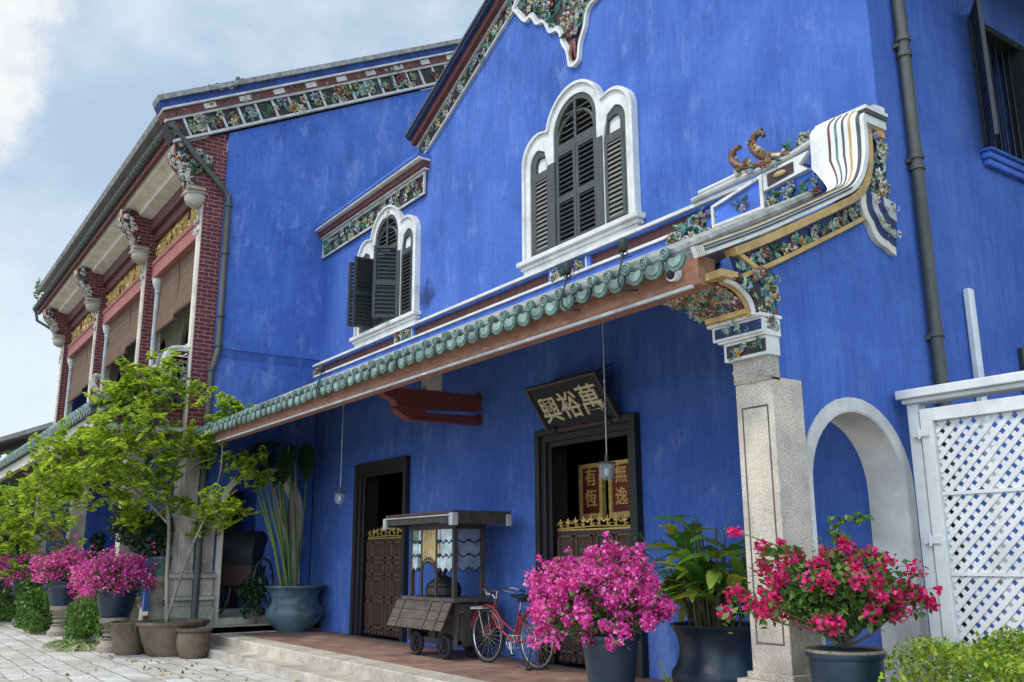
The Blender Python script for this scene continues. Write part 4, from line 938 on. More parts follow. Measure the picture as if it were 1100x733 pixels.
for z in (8.6, 7.6, 6.3, 5.7, 5.2, 4.2, 2.4): b.tube([(XR+.10 if z > 5.5 else XR+.13, 5.36 if z > 5.5 else 5.24, z), (XR+.10 if z > 5.5 else XR+.13, 5.36 if z > 5.5 else 5.24, z-.06)], .08, 12)
b.build('downpipe', M['pipe'], F, smooth=40)
# bays
bays = list(zip(cols[:-1], cols[1:]))
for i, (xa, xb) in enumerate(bays):
    x1, x0 = xa-.40, xb
    b = MB(); b.box(x0, x1, 5.02, 5.22, 8.06, 8.50); b.box(x0, x1, 4.99, 5.03, 8.40, 8.50); b.box(x0, x1, 5.0, 5.03, 8.06, 8.12); b.build('lintel', M['pinkbeam'], F, bevel=.01)
    b = MB(); b.box(x0, x1, 5.10, 5.16, 8.50, 9.02, 0)
    n = 3
    for k in range(n+1): x = x0+(x1-x0)*k/n; b.box(x-.03, x+.03, 5.06, 5.11, 8.50, 9.02, 1)
    gpn = b.build('gilt_panel', [M['giltdull'], M['darkred']], F)
    r = MB(); relief(r, (x0, 5.10, 8.5), X1, Z1, -Y1, .05, x1-x0-.05, .06, .46, 75, .07); r.build('carving', [M['gilt'], M['giltdull'], M['gilt'], M['gilt'], M['giltdull'], M['gilt'], M['giltdull']], gpn, recalc=False)
    b = MB(); b.box(x0, x1, 5.0, 5.25, 9.02, 9.25); b.box(x0, x1, 4.9, 5.25, 9.25, 9.56); b.build('upper_beam', M['darkred'], F)
    # white jamb strips and slim posts
    for x, s in ((x1, -1), (x0, 1)):
        b = MB(); b.box(min(x, x+s*.16), max(x, x+s*.16), 5.22, 5.30, 5.0, 8.06, 0)
        b.lathe([(.065, 5.0), (.06, 7.70), (.08, 7.73), (.065, 7.77), (.12, 7.90), (.14, 7.98), (.14, 8.06)], (x+s*.22, 5.14, 0), 14, 1)
        b.build('jamb', [M['cream'], M['greyline']], F, smooth=40)
    # roll-down bamboo blinds, two per bay
    xm = (x0+x1)/2+(-.1, .3, .2)[i]
    for k, (u0, u1) in enumerate(((x0+.36, xm-.03), (xm+.03, x1-.36))):
        zb = (6.86, 6.85, 6.7)[i]-(.12 if k == 0 else 0)+(.0, .1, 0)[i]; b = MB(); nx = 8
        vs = []; fs = []
        for q in range(nx+1):
            z = 8.10-(8.10-zb)*q/nx; yy = 5.14+.035*math.sin(q*.5); vs += [(u0, yy, z), (u1, yy, z), (u1, yy+.012, z), (u0, yy+.012, z)]
        for q in range(nx):
            for j in range(4): fs.append((4*q+j, 4*q+(j+1) % 4, 4*q+4+(j+1) % 4, 4*q+4+j))
        b.add(vs, fs); b.tube([(u0, 5.15, zb), (u1, 5.15, zb)], .035, 8); b.build('bamboo_blind', M['bamboo'], F)
    # loggia back wall with dark arched openings
    b = MB(); bw0, bw1 = x0+.2, x1-.2
    b.prism([[(x0-.1, 4.8), (x1+.1, 4.8), (x1+.1, 9.4), (x0-.1, 9.4)], [(bw0+.3, 5.3), (bw0+1.5, 5.3)]+arc(bw0+.9, 7.1, .6, 0, 180, 14), [(bw1-1.6, 5.3), (bw1-.3, 5.3)]+arc(bw1-.95, 7.1, .65, 0, 180, 14)], 'y', 6.4, 6.5)
    b.build('loggia_wall', M['cream'], F)
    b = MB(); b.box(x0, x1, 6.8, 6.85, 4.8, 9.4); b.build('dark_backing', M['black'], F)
    b = MB(); b.box(x0, x1, 5.05, 5.2, 5.0, 5.75, 0); b.box(x0, x1, 5.0, 5.24, 5.75, 5.83, 1); b.build('balustrade', [M['cream'], M['greyline']], F)
b = MB(); b.box(-34.0, XR-.4, 5.0, 7.4, 4.75, 4.9); b.box(-34, XR-.36, 5.3, 7.4, 9.57, 9.6); b.build('loggia_floor', M['darkred'], F)
b = MB(); b.box(-33.8, -33.55, 5.0, 12.5, .3, 9.7); b.box(-33.7, XR-.3, 7.5, 7.7, .3, 5.0); b.box(-33.7, XR-.3, 12.6, 12.8, .3, 10); b.build('blue_wall', M['blue_old'], F)
b = MB(); b.box(-21.2, -21.1, 5.2, 7.49, .4, 4.7); b.build('added_cross_wall', M['blue_old'], F)  # wall added to cut off the bright veranda behind the far arch
b = MB(); b.box(-21.1, -21.04, 6.35, 7.2, .52, 3.1); b.box(-21.04, -21.0, 6.42, 6.75, .7, 2.9); b.box(-21.04, -21.0, 6.80, 7.13, .7, 2.9); b.build('added_dark_door', M['doorframe'], F)  # dark door added to deepen the gloom seen through the arch
b = MB(); b.box(-33.6, XR-.36, 4.93, 5.25, 3.9, 4.74); b.build('brick_band', M['brick'], F)

# granite pier under the corner, with moulded base
b = MB(); b.box(XR-.7, XR+.01, 4.93, 5.20, .9, 3.9, 0); b.box(XR-.35, XR+.0+.05, 5.29, 5.55, .9, 2.9, 0)
b.box(XR-.6, XR+.022, 4.98, 5.12, 1.4, 3.6, 0)
for (e, za, zb) in ((.10, .3, .75), (.05, .75, .86), (.12, .86, .93), (.05, .93, 1.25), (.10, 1.25, 1.34), (.03, 1.34, 1.40)): b.box(XR-.7-e, XR+.01+e, 4.93-e, 5.20, za, zb, 0); b.box(XR-.3, XR+.03+e, 5.29, 5.55+e*.5, za, zb, 0)
b.build('granite_pier', M['granite_old'], F, bevel=.012)
# lower lean-to: columns, beam, tiles, curling end
lx = -18.05
b = MB(); b.prism([(3.34, 4.36), (4.95, 5.12), (4.95, 5.0), (3.34, 4.28)], 'x', -34, lx-.5); b.build('lower_roof', M['roof'], F)
et = MB(); ep = MB(); k = 0
while -33.8+k*.272 < lx-.25:
    x = -33.8+k*.272; et.tube([(x, 3.28, 4.40), (x, 4.9, 5.17)], .07, 8); et.tube([(x, 3.27, 4.40), (x, 3.30, 4.41)], .08, 10, 1)
    et.prism([(x+.03, 4.36), (x+.24, 4.36), (x+.20, 4.27), (x+.136, 4.22), (x+.07, 4.27)], 'y', 3.29, 3.315); k += 1
eo2 = et.build('eave_tiles', [M['glaze'], M['glaze_pale']], F, smooth=40)
b = MB(); b.box(-34, lx-.1, 3.42, 3.56, 4.02, 4.28, 0); b.box(-34, lx-.06, 3.56, 4.6, 4.06, 4.14, 1); b.build('lower_beam', [M['cream'], M['cartdark']], F)
for cx in (-19.25, -24.55, -29.9):
    b = MB(); b.box(cx-.36, cx, 4.20, 4.55, .9, 3.75, 0); b.box(cx-.40, cx+.04, 4.16, 4.59, 3.75, 3.9, 0)
    for (e, za, zb) in ((.10, .38, .7), (.06, .7, .8), (.11, .8, .88), (.03, .88, .95)): b.box(cx-.36-e, cx+e, 4.20-e, 4.55+e, za, zb, 0)
    b.prism([(4.2, 3.9), (4.0, 3.95), (3.75, 4.06), (3.6, 4.2), (4.6, 4.2), (4.6, 3.9)], 'x', cx-.34, cx-.02, 1)
    b.build('granite_column', [M['granite'], M['cream']], F, bevel=.012)
cpath2 = sm([(3.30, 4.42), (3.7, 4.60), (4.05, 4.76), (4.30, 4.90), (4.42, 5.06), (4.46, 5.24), (4.50, 5.42), (4.58, 5.52), (4.70, 5.55), (4.88, 5.56)], 4)
wf2 = lambda t: .22+.16*t
cs2 = [(-.12, 0, .05, 2), (0, .10, .09, 1), (.10, .22, .10, 3), (.22, .34, .095, 1), (.34, .50, .11, 3), (.50, .62, .105, 1), (.62, .78, .115, 3), (.78, 1, .11, 2)]
coping(F, cpath2, lx+.08, wf2, cs2).build('curled_coping', [M['whitepaint'], M['white'], M['greyline'], M['greydark']], F, smooth=50)
b = MB(); b.prism([(3.40, 4.05), (4.90, 4.05), (4.90, 5.5), (4.55, 5.35), (4.35, 4.85), (3.40, 4.38)], 'x', lx-.35, lx)
b.build('lower_end_wall', M['brick'], F)
b = MB()
for (d0, d1, m, xx) in ((-.20, -.12, 0, .05), (-.26, -.20, 1, .07), (-.32, -.26, 0, .05)): 
    A = offpath(cpath2, d0); B_ = offpath(cpath2, d1)
    for i in range(len(A)-1): b.prism([A[i], A[i+1], B_[i+1], B_[i]], 'x', lx-.02, lx+xx, m)
b.box(lx-.3, lx+.05, 4.60, 4.92, 4.55, 5.42, 2); b.box(lx-.45, lx+.06, 3.30, 4.93, 3.98, 4.06, 0); b.box(lx-.45, lx+.1, 3.26, 4.9, 4.06, 4.10, 1)
lf = b.build('lower_end_frieze', [M['whitepaint'], M['greydark'], M['navy']], F)
r = MB(); relief(r, (lx+.05, 4.6, 4.55), Y1, Z1, X1, .03, .28, .03, .8, 220, .065); r.build('porcelain_relief', REL, lf, recalc=False)
b = MB(); b.tube(sm([(lx-.3, 3.45, 4.60), (lx-.35, 3.35, 4.72), (lx-.4, 3.28, 4.88), (lx-.4, 3.36, 4.98), (lx-.4, 3.44, 4.92)], 5), [.05]*8+[.045]*8+[.03]*5, 8)
for q in range(30): i_ = random.randrange(len(b.v)); b.ball(b.v[i_], .025, .025, .025, 5)
b.build('scroll_finial', M['granite_old'], F, smooth=50)

# ================================================================== OBJECTS ON AND AROUND THE HOUSE
def text(body, size, mat, parent, loc, U, V, name='lettering', off=.012, ext=.012, wd=None):
    c = bpy.data.curves.new('t', 'FONT'); c.body = body; c.size = size; c.extrude = ext; c.offset = off; c.align_x = 'CENTER'; c.align_y = 'CENTER'
    o = bpy.data.objects.new('t', c); COL.objects.link(o); dg = bpy.context.evaluated_depsgraph_get(); dg.update()
    me = bpy.data.meshes.new_from_object(o.evaluated_get(dg)); bpy.data.objects.remove(o)
    me.name = name; U, V = Vector(U).normalized(), Vector(V).normalized(); Wn = U.cross(V); k = (wd or 1)
    co = np.array([v.co for v in me.vertices]); mid = (co.max(0)+co.min(0))/2; inv = world(parent).inverted()
    for v in me.vertices:
        p = v.co-Vector((mid[0], mid[1], 0)); v.co = inv @ (Vector(loc)+U*p.x*k+V*p.y+Wn*p.z)
    me.materials.clear(); me.materials.append(mat); q = bpy.data.objects.new(name, me); COL.objects.link(q); q.parent = parent; return q
# signboard leaning out over the door
SB = thing('signboard', 'black lacquered signboard with three gilt characters leaning out above the wide door', 'sign', (-9.02, 7.3, 3.24))
p0 = Vector((-9.72, 7.40, 3.235)); vv = Vector((0, -.36, .51)); hh = vv.length; vv.normalize(); nn = X1.cross(vv); b = MB()
b.obox(p0, X1, vv, nn, 0, 1.38, 0, hh, -.03, .0); b.build('board', M['lacquer'], SB, bevel=.004)
b = MB()
for (u0, u1, v0, v1) in ((-.03, 1.41, -.03, .012), (-.03, 1.41, hh-.012, hh+.03), (-.03, .012, .012, hh-.012), (1.368, 1.41, .012, hh-.012)): b.obox(p0, X1, vv, nn, u0, u1, v0, v1, -.035, .022)
b.build('frame', M['doorwood'], SB, bevel=.005)
for ch, u, s, dv in (('興', .27, .40, -.02), ('裕', .68, .40, 0), ('萬', 1.10, .43, .02)): text(ch, s, M['ivory'], SB, p0+X1*u+vv*(hh/2+dv)+nn*.012, X1, vv, 'character', .0035, .010)
b = MB()
for u in (.14, 1.22): b.obox(p0, X1, vv, nn, u-.04, u+.04, -.05, .05, .0, .04); 
b.tube([p0+vv*hh+X1*.2, (-9.52, W, 3.95)], .006, 6); b.tube([p0+vv*hh+X1*1.2, (-8.52, W, 3.95)], .006, 6)
b.build('hook', M['iron'], SB)
# screen panels inside the doorway
for (xc, chs, lab) in ((-9.935, '有恆', 'gilt framed red calligraphy panel reading down 有恆, the whole one left of the hanging bulb'), (-9.30, '無逸', 'gilt framed red calligraphy panel half hidden by the right door jamb')):
    P = thing('calligraphy_panel', lab, 'panel', (xc, 8.3, 2.16)); b = MB(); b.box(xc-.20, xc+.20, 8.28, 8.32, 2.16, 2.80); b.build('board', M['redlacquer'], P)
    b = MB()
    for (a, c, z0, z1) in ((xc-.25, xc-.19, 2.10, 2.86), (xc+.19, xc+.25, 2.10, 2.86), (xc-.19, xc+.19, 2.10, 2.18), (xc-.19, xc+.19, 2.80, 2.86)): b.box(a, c, 8.25, 8.33, z0, z1)
    b.build('frame', M['giltpaint'], P, bevel=.006)
    for q, ch in enumerate(chs): text(ch, .255, M['giltpaint'], P, (xc, 8.27, 2.68-q*.29), X1, Z1, 'character', .002, .008)
# hanging lanterns
def lantern(x, y, ztop, zb, lab):
    t = thing('hanging_lantern', lab, 'lantern', (x, y, zb)); b = MB(); b.tube([(x, y, ztop), (x+.004, y, zb+.24)], .006, 6); b.ball((x, y, (ztop+zb)/2+.1), .014, .014, .02, 8); b.build('cord', M['greyline'], t)
    b = MB(); b.lathe([(.001, .27), (.018, .27), (.02, .19), (.09, .185), (.10, .17), (.001, .17)], (x, y, zb), 16); b.build('cap', M['pipe'], t, smooth=40)
    b = MB(); b.lathe([(.082, .168), (.085, .10), (.075, .03), (.045, .0), (.001, -.005)], (x, y, zb), 20); b.build('glass_jar', M['glass_clear'], t, smooth=60, recalc=False)
    b = MB(); b.ball((x, y, zb+.085), .028, .028, .045, 10); b.build('bulb', M['bulb'], t, smooth=80)
lantern(-13.84, 6.3, 4.25, 2.44, 'glass jar lantern hanging on a cord beside the narrow dark door')
lantern(-7.305, 6.3, 4.25, 2.37, 'glass jar lantern hanging on a cord in front of the wide door')
# iron spot lamps on the roof edge
def spot(x, y, z): 
    t = thing('roof_spotlight', 'x', 'lamp', (x, y, z)); b = MB()
    b.tube(sm([(x+.09, y+.07, z-.21), (x+.05, y-.02, z-.215), (x, y-.06, z-.16), (x, y-.05, z-.06), (x, y-.02, z+.04), (x, y, z+.12)], 4), .009, 8); b.tube([(x, y-.02, z+.06), (x-.12, y+.2, z+.16)], .005, 6); b.build('arm', M['iron'], t, smooth=50)
    b = MB(); b.lathe([(.001, 0), (.032, .01), (.042, .04), (.040, .10), (.025, .125), (.001, .13)], (x, y, z+.12), 14); b.torus((x, y, z+.14), (1,0,0), .048, .006, 14, 5, 0, 180, 360); b.build('lamp_head', M['iron'], t, smooth=50); return t
for (x, y, z, lab) in ((-5.42, 4.92, 3.93, 'black iron spotlight on the roof edge nearest the curled coping'), (-6.17, 4.92, 3.93, 'black iron spotlight on the roof edge under the trefoil window with closed shutters'), (-11.55, 4.92, 3.93, 'black iron spotlight on the roof edge under the window with an open shutter')):
    spot(x, y, z); bpy.data.objects[[o.name for o in bpy.data.objects if o.name.startswith('roof_spotlight')][-1]]['label'] = lab
for o in bpy.data.objects:
    if o.name.startswith('roof_spotlight'): o['group'] = 'iron spotlights along the tiled eave'
SC = thing('security_camera', 'small white dome security camera on the brown eave beam', 'camera', (-4.95, 5.05, 3.76)); b = MB()
b.tube([(-4.95, 5.06, 3.765), (-4.95, 4.985, 3.755)], .058, 18); b.build('body', M['plastic'], SC, smooth=40); b = MB(); b.ball((-4.95, 4.985, 3.752), .042, .035, .042, 14); b.build('lens', M['iron'], SC, smooth=80)

# white lattice gate
G = thing('lattice_gate', 'white painted lattice gate with a flat cap and iron hinges', 'gate', (-2.6, 7.32, 0.28)); gx0, gx1 = -4.54, -1.0
b = MB(); b.box(gx0, gx1, 7.20, 7.48, 2.90, 2.975); b.box(gx0+.03, gx1, 7.24, 7.44, 2.86, 2.90); b.build('cap', M['whitepaint'], G, bevel=.006)
b = MB(); b.box(gx0+.05, gx0+.15, 7.28, 7.40, .2, 2.86); b.box(gx0+.17, gx0+.28, 7.26, 7.36, .25, 2.80); b.box(gx0+.28, gx1, 7.26, 7.36, 2.69, 2.80); b.box(gx0+.28, gx1, 7.26, 7.36, .25, .4); b.box(gx1-.1, gx1, 7.26, 7.4, .2, 2.86); b.box(gx0+.15, gx0+.17, 7.30, 7.33, .3, 2.8)
b.build('frame', M['whitepaint'], G, bevel=.005)
def lattice(x0, x1, z0, z1, y, d, sgn):
    b = MB(); p = .110; w_ = .0205; k0 = int(-(z1-z0)/p)-2; n = int((x1-x0)/p)+abs(k0)+4
    for k in range(k0-2, n+2):
        a = x0+k*p
        pts = []
        if sgn > 0: t0, t1 = max(z0, z0+x0-a), min(z1, z0+x1-a); pa, pb = (a+t0-z0, t0), (a+t1-z0, t1)
        else: a2 = x0+(k)*p; t0, t1 = max(z0, z0+a2-x1), min(z1, z0+a2-x0); pa, pb = (a2-(t0-z0), t0), (a2-(t1-z0), t1)
        if t1-t0 < .03: continue
        pa = (pa[0]+random.uniform(-.004, .004), pa[1]); pb = (pb[0]+random.uniform(-.004, .004), pb[1])
        dv = Vector((pb[0]-pa[0], 0, pb[1]-pa[1])); L = dv.length; dv.normalize(); b.obox((pa[0], y, pa[1]), dv, dv.cross(Y1), Y1, 0, L, -w_, w_, 0, d)
    return b
bl = lattice(gx0+.28, gx1-.1, .4, 2.69, 7.300, .006, 1); b2 = lattice(gx0+.28, gx1-.1, .4, 2.69, 7.307, .006, -1); bl.add(b2.v, b2.f); 
for z in (1.45, 2.09): bl.box(gx0+.28, gx1, 7.290, 7.30, z-.014, z+.014)
bl.build('lattice', M['whitepaint'], G)
b = MB()
for z in (.8, 1.72, 2.60): b.box(gx0+.10, gx0+.24, 7.245, 7.262, z-.03, z+.03); b.tube([(gx0+.16, 7.245, z-.05), (gx0+.16, 7.245, z+.05)], .014, 8)
b.build('hinge', M['whitepaint'], G)

# ---------------- food cart
C0 = thing('food_cart', 'old wooden street food cart with wavy coloured glass panes under a maroon roof', 'cart', (-11.55, 6.95, FL))
fy, by_, cxl, cxr = 6.60, 7.14, -12.15, -10.80
b = MB()
for x in (cxl, cxr-.09, (cxl+cxr)/2): b.box(x, x+.09, fy+.05, fy+.13, FL+.20, 1.02); b.box(x, x+.09, by_-.1, by_-.02, FL+.20, 1.02)
b.box(cxl, cxr, fy+.06, by_, FL+.18, FL+.26); b.box(cxl+.5, cxr-.02, fy+.10, by_-.04, FL+.26, .99); b.box(cxl+.02, cxl+.06, fy+.1, by_, .5, 1.0)
for k in range(3): b.box(cxr-.02, cxr+.008, fy+.12+k*.19, fy+.30+k*.19, FL+.22, 1.0)
cb = b.build('body', M['cartdark'], C0, bevel=.006)
b = MB(); b.box(cxl-.05, cxr+.06, fy-.04, by_+.05, 1.02, 1.07); b.build('counter', M['cartwood'], C0, bevel=.005)
b = MB(); O = Vector((0, fy-.05, 1.02)); d = Vector((0, -.42, -.9)).normalized(); nv = X1.cross(d)
for k in range(3): b.obox(O, X1, d, nv, cxl-.12, cxr+.03, .005+k*.13, .13+k*.13, -.012, .012+.004*(k % 2))
for x in (cxl+.1, cxl+.85, cxr-.2): b.obox(O, X1, d, nv, x, x+.05, .0, .40, -.03, -.012)
for x in np.linspace(cxl-.05, cxr-.05, 9): b.ball(tuple(O+X1*x+d*.36-nv*.014), .012, .012, .012, 6)
b.build('hinged_flap', M['cartwood'], C0, bevel=.004)
for x in (-11.85, -11.09):
    for y in (fy+.0, by_-.12):
        b = MB(); b.torus((x, y+.04, FL+.165), (0,1,0), .130, .036, 24, 8); wl = b.build('wheel', M['rubber'], C0, smooth=60)
        b = MB(); b.tube([(x, y+.005, FL+.165), (x, y+.075, FL+.165)], .10, 18); b.tube([(x, y-.02, FL+.165), (x, y+.0, FL+.165)], .035, 10)
        for k in range(6): a = PI*k/3; b.tube([(x, y+.0, FL+.165), (x+.1*math.cos(a), y+.0, FL+.165+.1*math.sin(a))], .012, 6)
        b.build('hub', M['iron'], wl, smooth=40)
b = MB()
for x in (cxl+.09, cxr-.10):
    for y in (fy+.02, by_-.08): b.box(x, x+.055, y, y+.055, 1.07, 2.06)
for x in (-11.75, -11.34): b.box(x, x+.03, fy+.02, fy+.05, 1.07, 2.04)
b.box(cxl+.06, cxr, fy+.01, fy+.06, 1.98, 2.06); b.box(cxr-.10, cxr-.05, fy, by_, 1.98, 2.06); b.box(cxl+.09, cxl+.14, fy, by_, 1.98, 2.06); b.build('posts', M['cartdark'], C0)
b = MB()
RL, RR_, RF, RB = -12.25, -10.40, 6.32, 7.22; b.prism([(RF+.03, 2.10), (RB, 2.14), (RB, 2.19), (RF+.03, 2.15)], 'x', RL, RR_, 0); b.box(RL, RR_, RF, RF+.03, 2.05, 2.165, 1); b.box(RL, RR_, RF-.012, RF+.03, 2.165, 2.20, 0); b.box(RR_, RR_+.03, RF, RB, 2.03, 2.2, 2); b.box(RL-.03, RL, RF, RB, 2.03, 2.18, 2)
b.tube([(RL-.02, RF-.02, 2.145), (RR_+.02, RF-.02, 2.145)], .012, 8, 3); b.box(RR_-.05, RR_+.045, RF-.03, RF+.06, 2.01, 2.17, 3); b.box(RR_+.03, RR_+.05, RB-.08, RB, 2.01, 2.16, 3); b.box(RL-.05, RL+.02, RF-.03, RF+.02, 2.0, 2.15, 3)
b.build('roof', [M['cartroof'], M['cartdark'], M['cartdark'], M['greyline']], C0, bevel=.004)
def pane(u0, u1, z0, z1, mat, front=True, wav=True, lead=True):
    n = 10; b = MB(); top = [(u0, z1), (u1, z1)]; bot = [(u1-(u1-u0)*k/n, z0+(.028*math.cos(2*PI*k/n*2) if wav else 0)) for k in range(n+1)]
    if front: b.prism(top+bot, 'y', fy+.028, fy+.036)
    else: b.prism(top+bot, 'x', cxr-.075, cxr-.067)
    o = b.build('glass_pane', mat, C0); b = MB()
    e = [((u, fy+.026, z) if front else (cxr-.064, u, z)) for u, z in bot]; b.tube(e, .007, 5)
    b.build('leading', M['iron'], o)
for (u0, u1, ms) in ((-12.05, -11.86, ('glass_green', 'glass_pale', 'glass_pale')), (-11.72, -11.34, ('glass_amber',)), (-11.84, -11.76, ('glass_pale', 'glass_pale', 'glass_green')), (-11.30, -11.24, ('glass_pale', 'glass_amber', 'glass_pale')), (-11.22, cxr-.11, ('glass_pale', 'glass_pale', 'glass_pale'))):
    n = len(ms); zt_, zb_ = 2.0, 1.43 if n > 1 else 1.52
    for k, m_ in enumerate(ms): pane(u0, u1, zt_-(zt_-zb_)*(k+1)/n+.004, zt_-(zt_-zb_)*k/n-.004, M[m_])
for k in range(3): pane(fy+.08, by_-.09, 2.0-.185*(k+1)+.004, 2.0-.185*k-.004, M['glass_blue'], False)
b = MB(); b.tube([(-11.75, fy+.03, 1.08)]+[(-11.545+.205*math.cos(R(a)), fy+.03, 1.36+.19*math.sin(R(a))) for a in range(180, -1, -12)]+[(-11.34, fy+.03, 1.08)], .014, 6)
for a in range(160, 10, -14): b.ball((-11.545+.235*math.cos(R(a)), fy+.03, 1.39+.2*math.sin(R(a))), .03, .012, .026, 6)
b.build('arched_hatch', M['doorwood'], C0)
b = MB(); b.tube([(cxr+.0, fy+.05, .88), (cxr+.15, fy+.0, .90), (cxr+.3, fy-.02, .92)], .016, 8); b.build('handle', M['doorwood'], C0)
K = thing('stock_pot', 'dark lidded pewter pot standing on the cart counter behind the glass', 'pot', (-11.58, 6.90, 1.07)); b = MB()
b.lathe([(.001, 0), (.22, 0), (.25, .03), (.255, .12), (.23, .15), (.001, .15)], (-11.58, 6.90, 1.07), 24); kb = b.build('body', M['pewter'], K, smooth=40)
b = MB(); b.lathe([(.24, .15), (.235, .17), (.13, .25), (.05, .28), (.03, .29), (.03, .32), (.05, .34), (.04, .37), (.001, .375)], (-11.58, 6.90, 1.07), 24); b.build('lid', M['pewter'], K, smooth=40)

# ---------------- bicycle, built along its own x axis (front towards -x)
B = thing('bicycle', 'red step-through roadster bicycle with chrome mudguards parked against the blue wall', 'bicycle', (-9.93, 6.90, FL), R(2))
def bl_(b, n, m, par=None, sm_=50): return b.build(n, M[m], par or B, smooth=sm_, local=True)
wr = .345; fx, rx = -.50, .53; lean = 0.0
for x in (fx, rx):
    b = MB(); b.torus((x, 0, wr), (0,1,0), wr-.016, .017, 44, 8); wv = bl_(b, 'wheel', 'rubber')
    b = MB(); b.torus((x, 0, wr), (0,1,0), wr-.038, .010, 44, 6); bl_(b, 'rim', 'chrome', wv)
    b = MB()
    for k in range(28): a = 2*PI*k/28; s = .02*(1 if k % 2 else -1); b.tube([(x+.02*math.cos(a+.8*(1 if k % 4 < 2 else -1)), s, wr+.02*math.sin(a+.8*(1 if k % 4 < 2 else -1))), (x+(wr-.04)*math.cos(a), 0, wr+(wr-.04)*math.sin(a))], .0022, 4)
    b.tube([(x, -.05, wr), (x, .05, wr)], .018, 10); bl_(b, 'spokes', 'chrome', wv)
    b = MB(); b.torus((x, 0, wr), (0,1,0), wr+.018, .018, 30, 6, 0, 20 if x > 0 else 10, 165 if x < 0 else 200)
    bl_(b, 'mudguard', 'bikered' if x > 0 else 'bikered')
hd0, hd1, bbk, st0 = (fx+.16, 0, .66), (fx+.11, 0, .50), (.06, 0, .29), (.20, 0, .68)
hdt = (fx+.20, 0, .80); b = MB()
b.tube([(fx+.105, 0, .56), hdt], .020, 10); b.tube([(fx+.125, 0, .60), (fx+.22, 0, .46), bbk], .016, 10); b.tube([(fx+.15, 0, .68), (fx+.27, 0, .56), (.10, 0, .40)], .014, 10); b.tube([bbk, st0], .016, 10)
for s in (-1, 1): b.tube([(.06, s*.03, .29), (rx, s*.05, wr)], .010, 8); b.tube([(.18, s*.02, .62), (rx, s*.05, wr)], .009, 8)
for s in (-1, 1): b.tube([(fx+.09, s*.03, .50), (fx+.05, s*.055, .42), (fx, s*.05, wr)], .011, 8)
bl_(b, 'frame', 'bikered')
b = MB(); b.tube([hdt, (fx+.22, 0, .90)], .012, 8)
for s in (-1, 1): b.tube(sm([(fx+.22, 0, .90), (fx+.19, s*.10, .91), (fx+.22, s*.22, .93), (fx+.34, s*.26, .91), (fx+.44, s*.26, .89)], 4), .011, 8)
for s in (-1, 1): b.tube([(fx+.18, s*.12, .90), (fx+.3, s*.22, .87)], .005, 6)
hb = bl_(b, 'handlebar', 'chrome')
b = MB()
for s in (-1, 1): b.tube([(fx+.36, s*.26, .905), (fx+.47, s*.26, .885)], .016, 8)
bl_(b, 'grip', 'rubber', hb)
b = MB(); b.tube([(fx+.10, 0, .86), (fx+.05, 0, .87), (fx+.03, 0, .87)], [.03, .05, .052], 14); b.tube([(fx+.17, 0, .80), (fx+.11, 0, .85)], .01, 6); bl_(b, 'headlamp', 'chrome')
b = MB(); b.tube([st0, (.23, 0, .80)], .012, 8); bl_(b, 'seat_post', 'chrome')
b = MB(); b.ball((.27, 0, .84), .13, .10, .035, 14); b.ball((.13, 0, .845), .13, .032, .025, 12); b.tube([(.22, -.06, .79), (.34, -.06, .79)], .014, 8); b.tube([(.22, .06, .79), (.34, .06, .79)], .014, 8); bl_(b, 'saddle', 'leather', None, 70)
b = MB(); b.torus((.06, -.045, .29), (0,1,0), .085, .008, 24, 6)
for k in range(5): a = 2*PI*k/5; b.tube([(.06, -.045, .29), (.06+.085*math.cos(a), -.045, .29+.085*math.sin(a))], .005, 5)
b.tube([(.06, -.07, .29), (.13, -.07, .15)], .010, 8); b.tube([(.06, .07, .29), (-.01, .07, .43)], .010, 8); b.torus((rx, -.045, wr), (0,1,0), .04, .006, 14, 5); b.tube([(.06, -.045, .205), (rx, -.045, wr-.04)], .005, 5); b.tube([(.06, -.045, .375), (rx, -.045, wr+.04)], .005, 5)
bl_(b, 'crank', 'chrome')
b = MB(); b.box(.09, .17, -.13, -.07, .135, .155); b.box(-.05, .03, .07, .13, .42, .44); b.build('pedal', M['rubber'], B, local=True)
b = MB()
for s in (-.06, -.02, .02, .06): b.tube([(.36, s, .73), (rx+.20, s, .73)], .006, 6)
for x in (.36, .55, rx+.20): b.tube([(x, -.07, .73), (x, .07, .73)], .007, 6)
for s in (-1, 1): b.tube([(rx+.12, s*.065, .73), (rx, s*.055, wr)], .006, 6)
bl_(b, 'rear_rack', 'chrome')
b = MB()
for s in (-1, 1): b.tube([(rx, s*.06, wr), (rx-.05, s*.10, .06), (rx-.06, s*.11, .008)], .008, 6)
b.tube([(rx-.06, -.13, .012), (rx-.06, .13, .012)], .010, 6); b.tube([(rx-.06, -.13, .012), (rx+.04, -.13, .012)], .009, 6); b.tube([(rx-.06, .13, .012), (rx+.04, .13, .012)], .009, 6); bl_(b, 'stand', 'iron')
b = MB(); b.obox((fx-.22, -.12, .66), (1,0,.05), (0,1,0), (0,0,1), 0, .27, 0, .24, 0, .012)
for y in (-.12, .12): b.tube([(fx-.22, y, .68), (fx+.05, y, .70)], .006, 6); b.tube([(fx-.1, y*.6, .66), (fx, y*.45, wr)], .006, 6)
b.build('front_rack', M['greyline'], B, local=True)
b = MB(); b.torus((rx, 0, wr), (0,1,0), wr+.02, .019, 5, 6, 0, -5, 20); b.tube([(rx+wr+.02, 0, wr+.13), (rx+wr+.04, 0, wr+.13)], .022, 8); b.build('tail_reflector', M['bikered'], B, local=True)

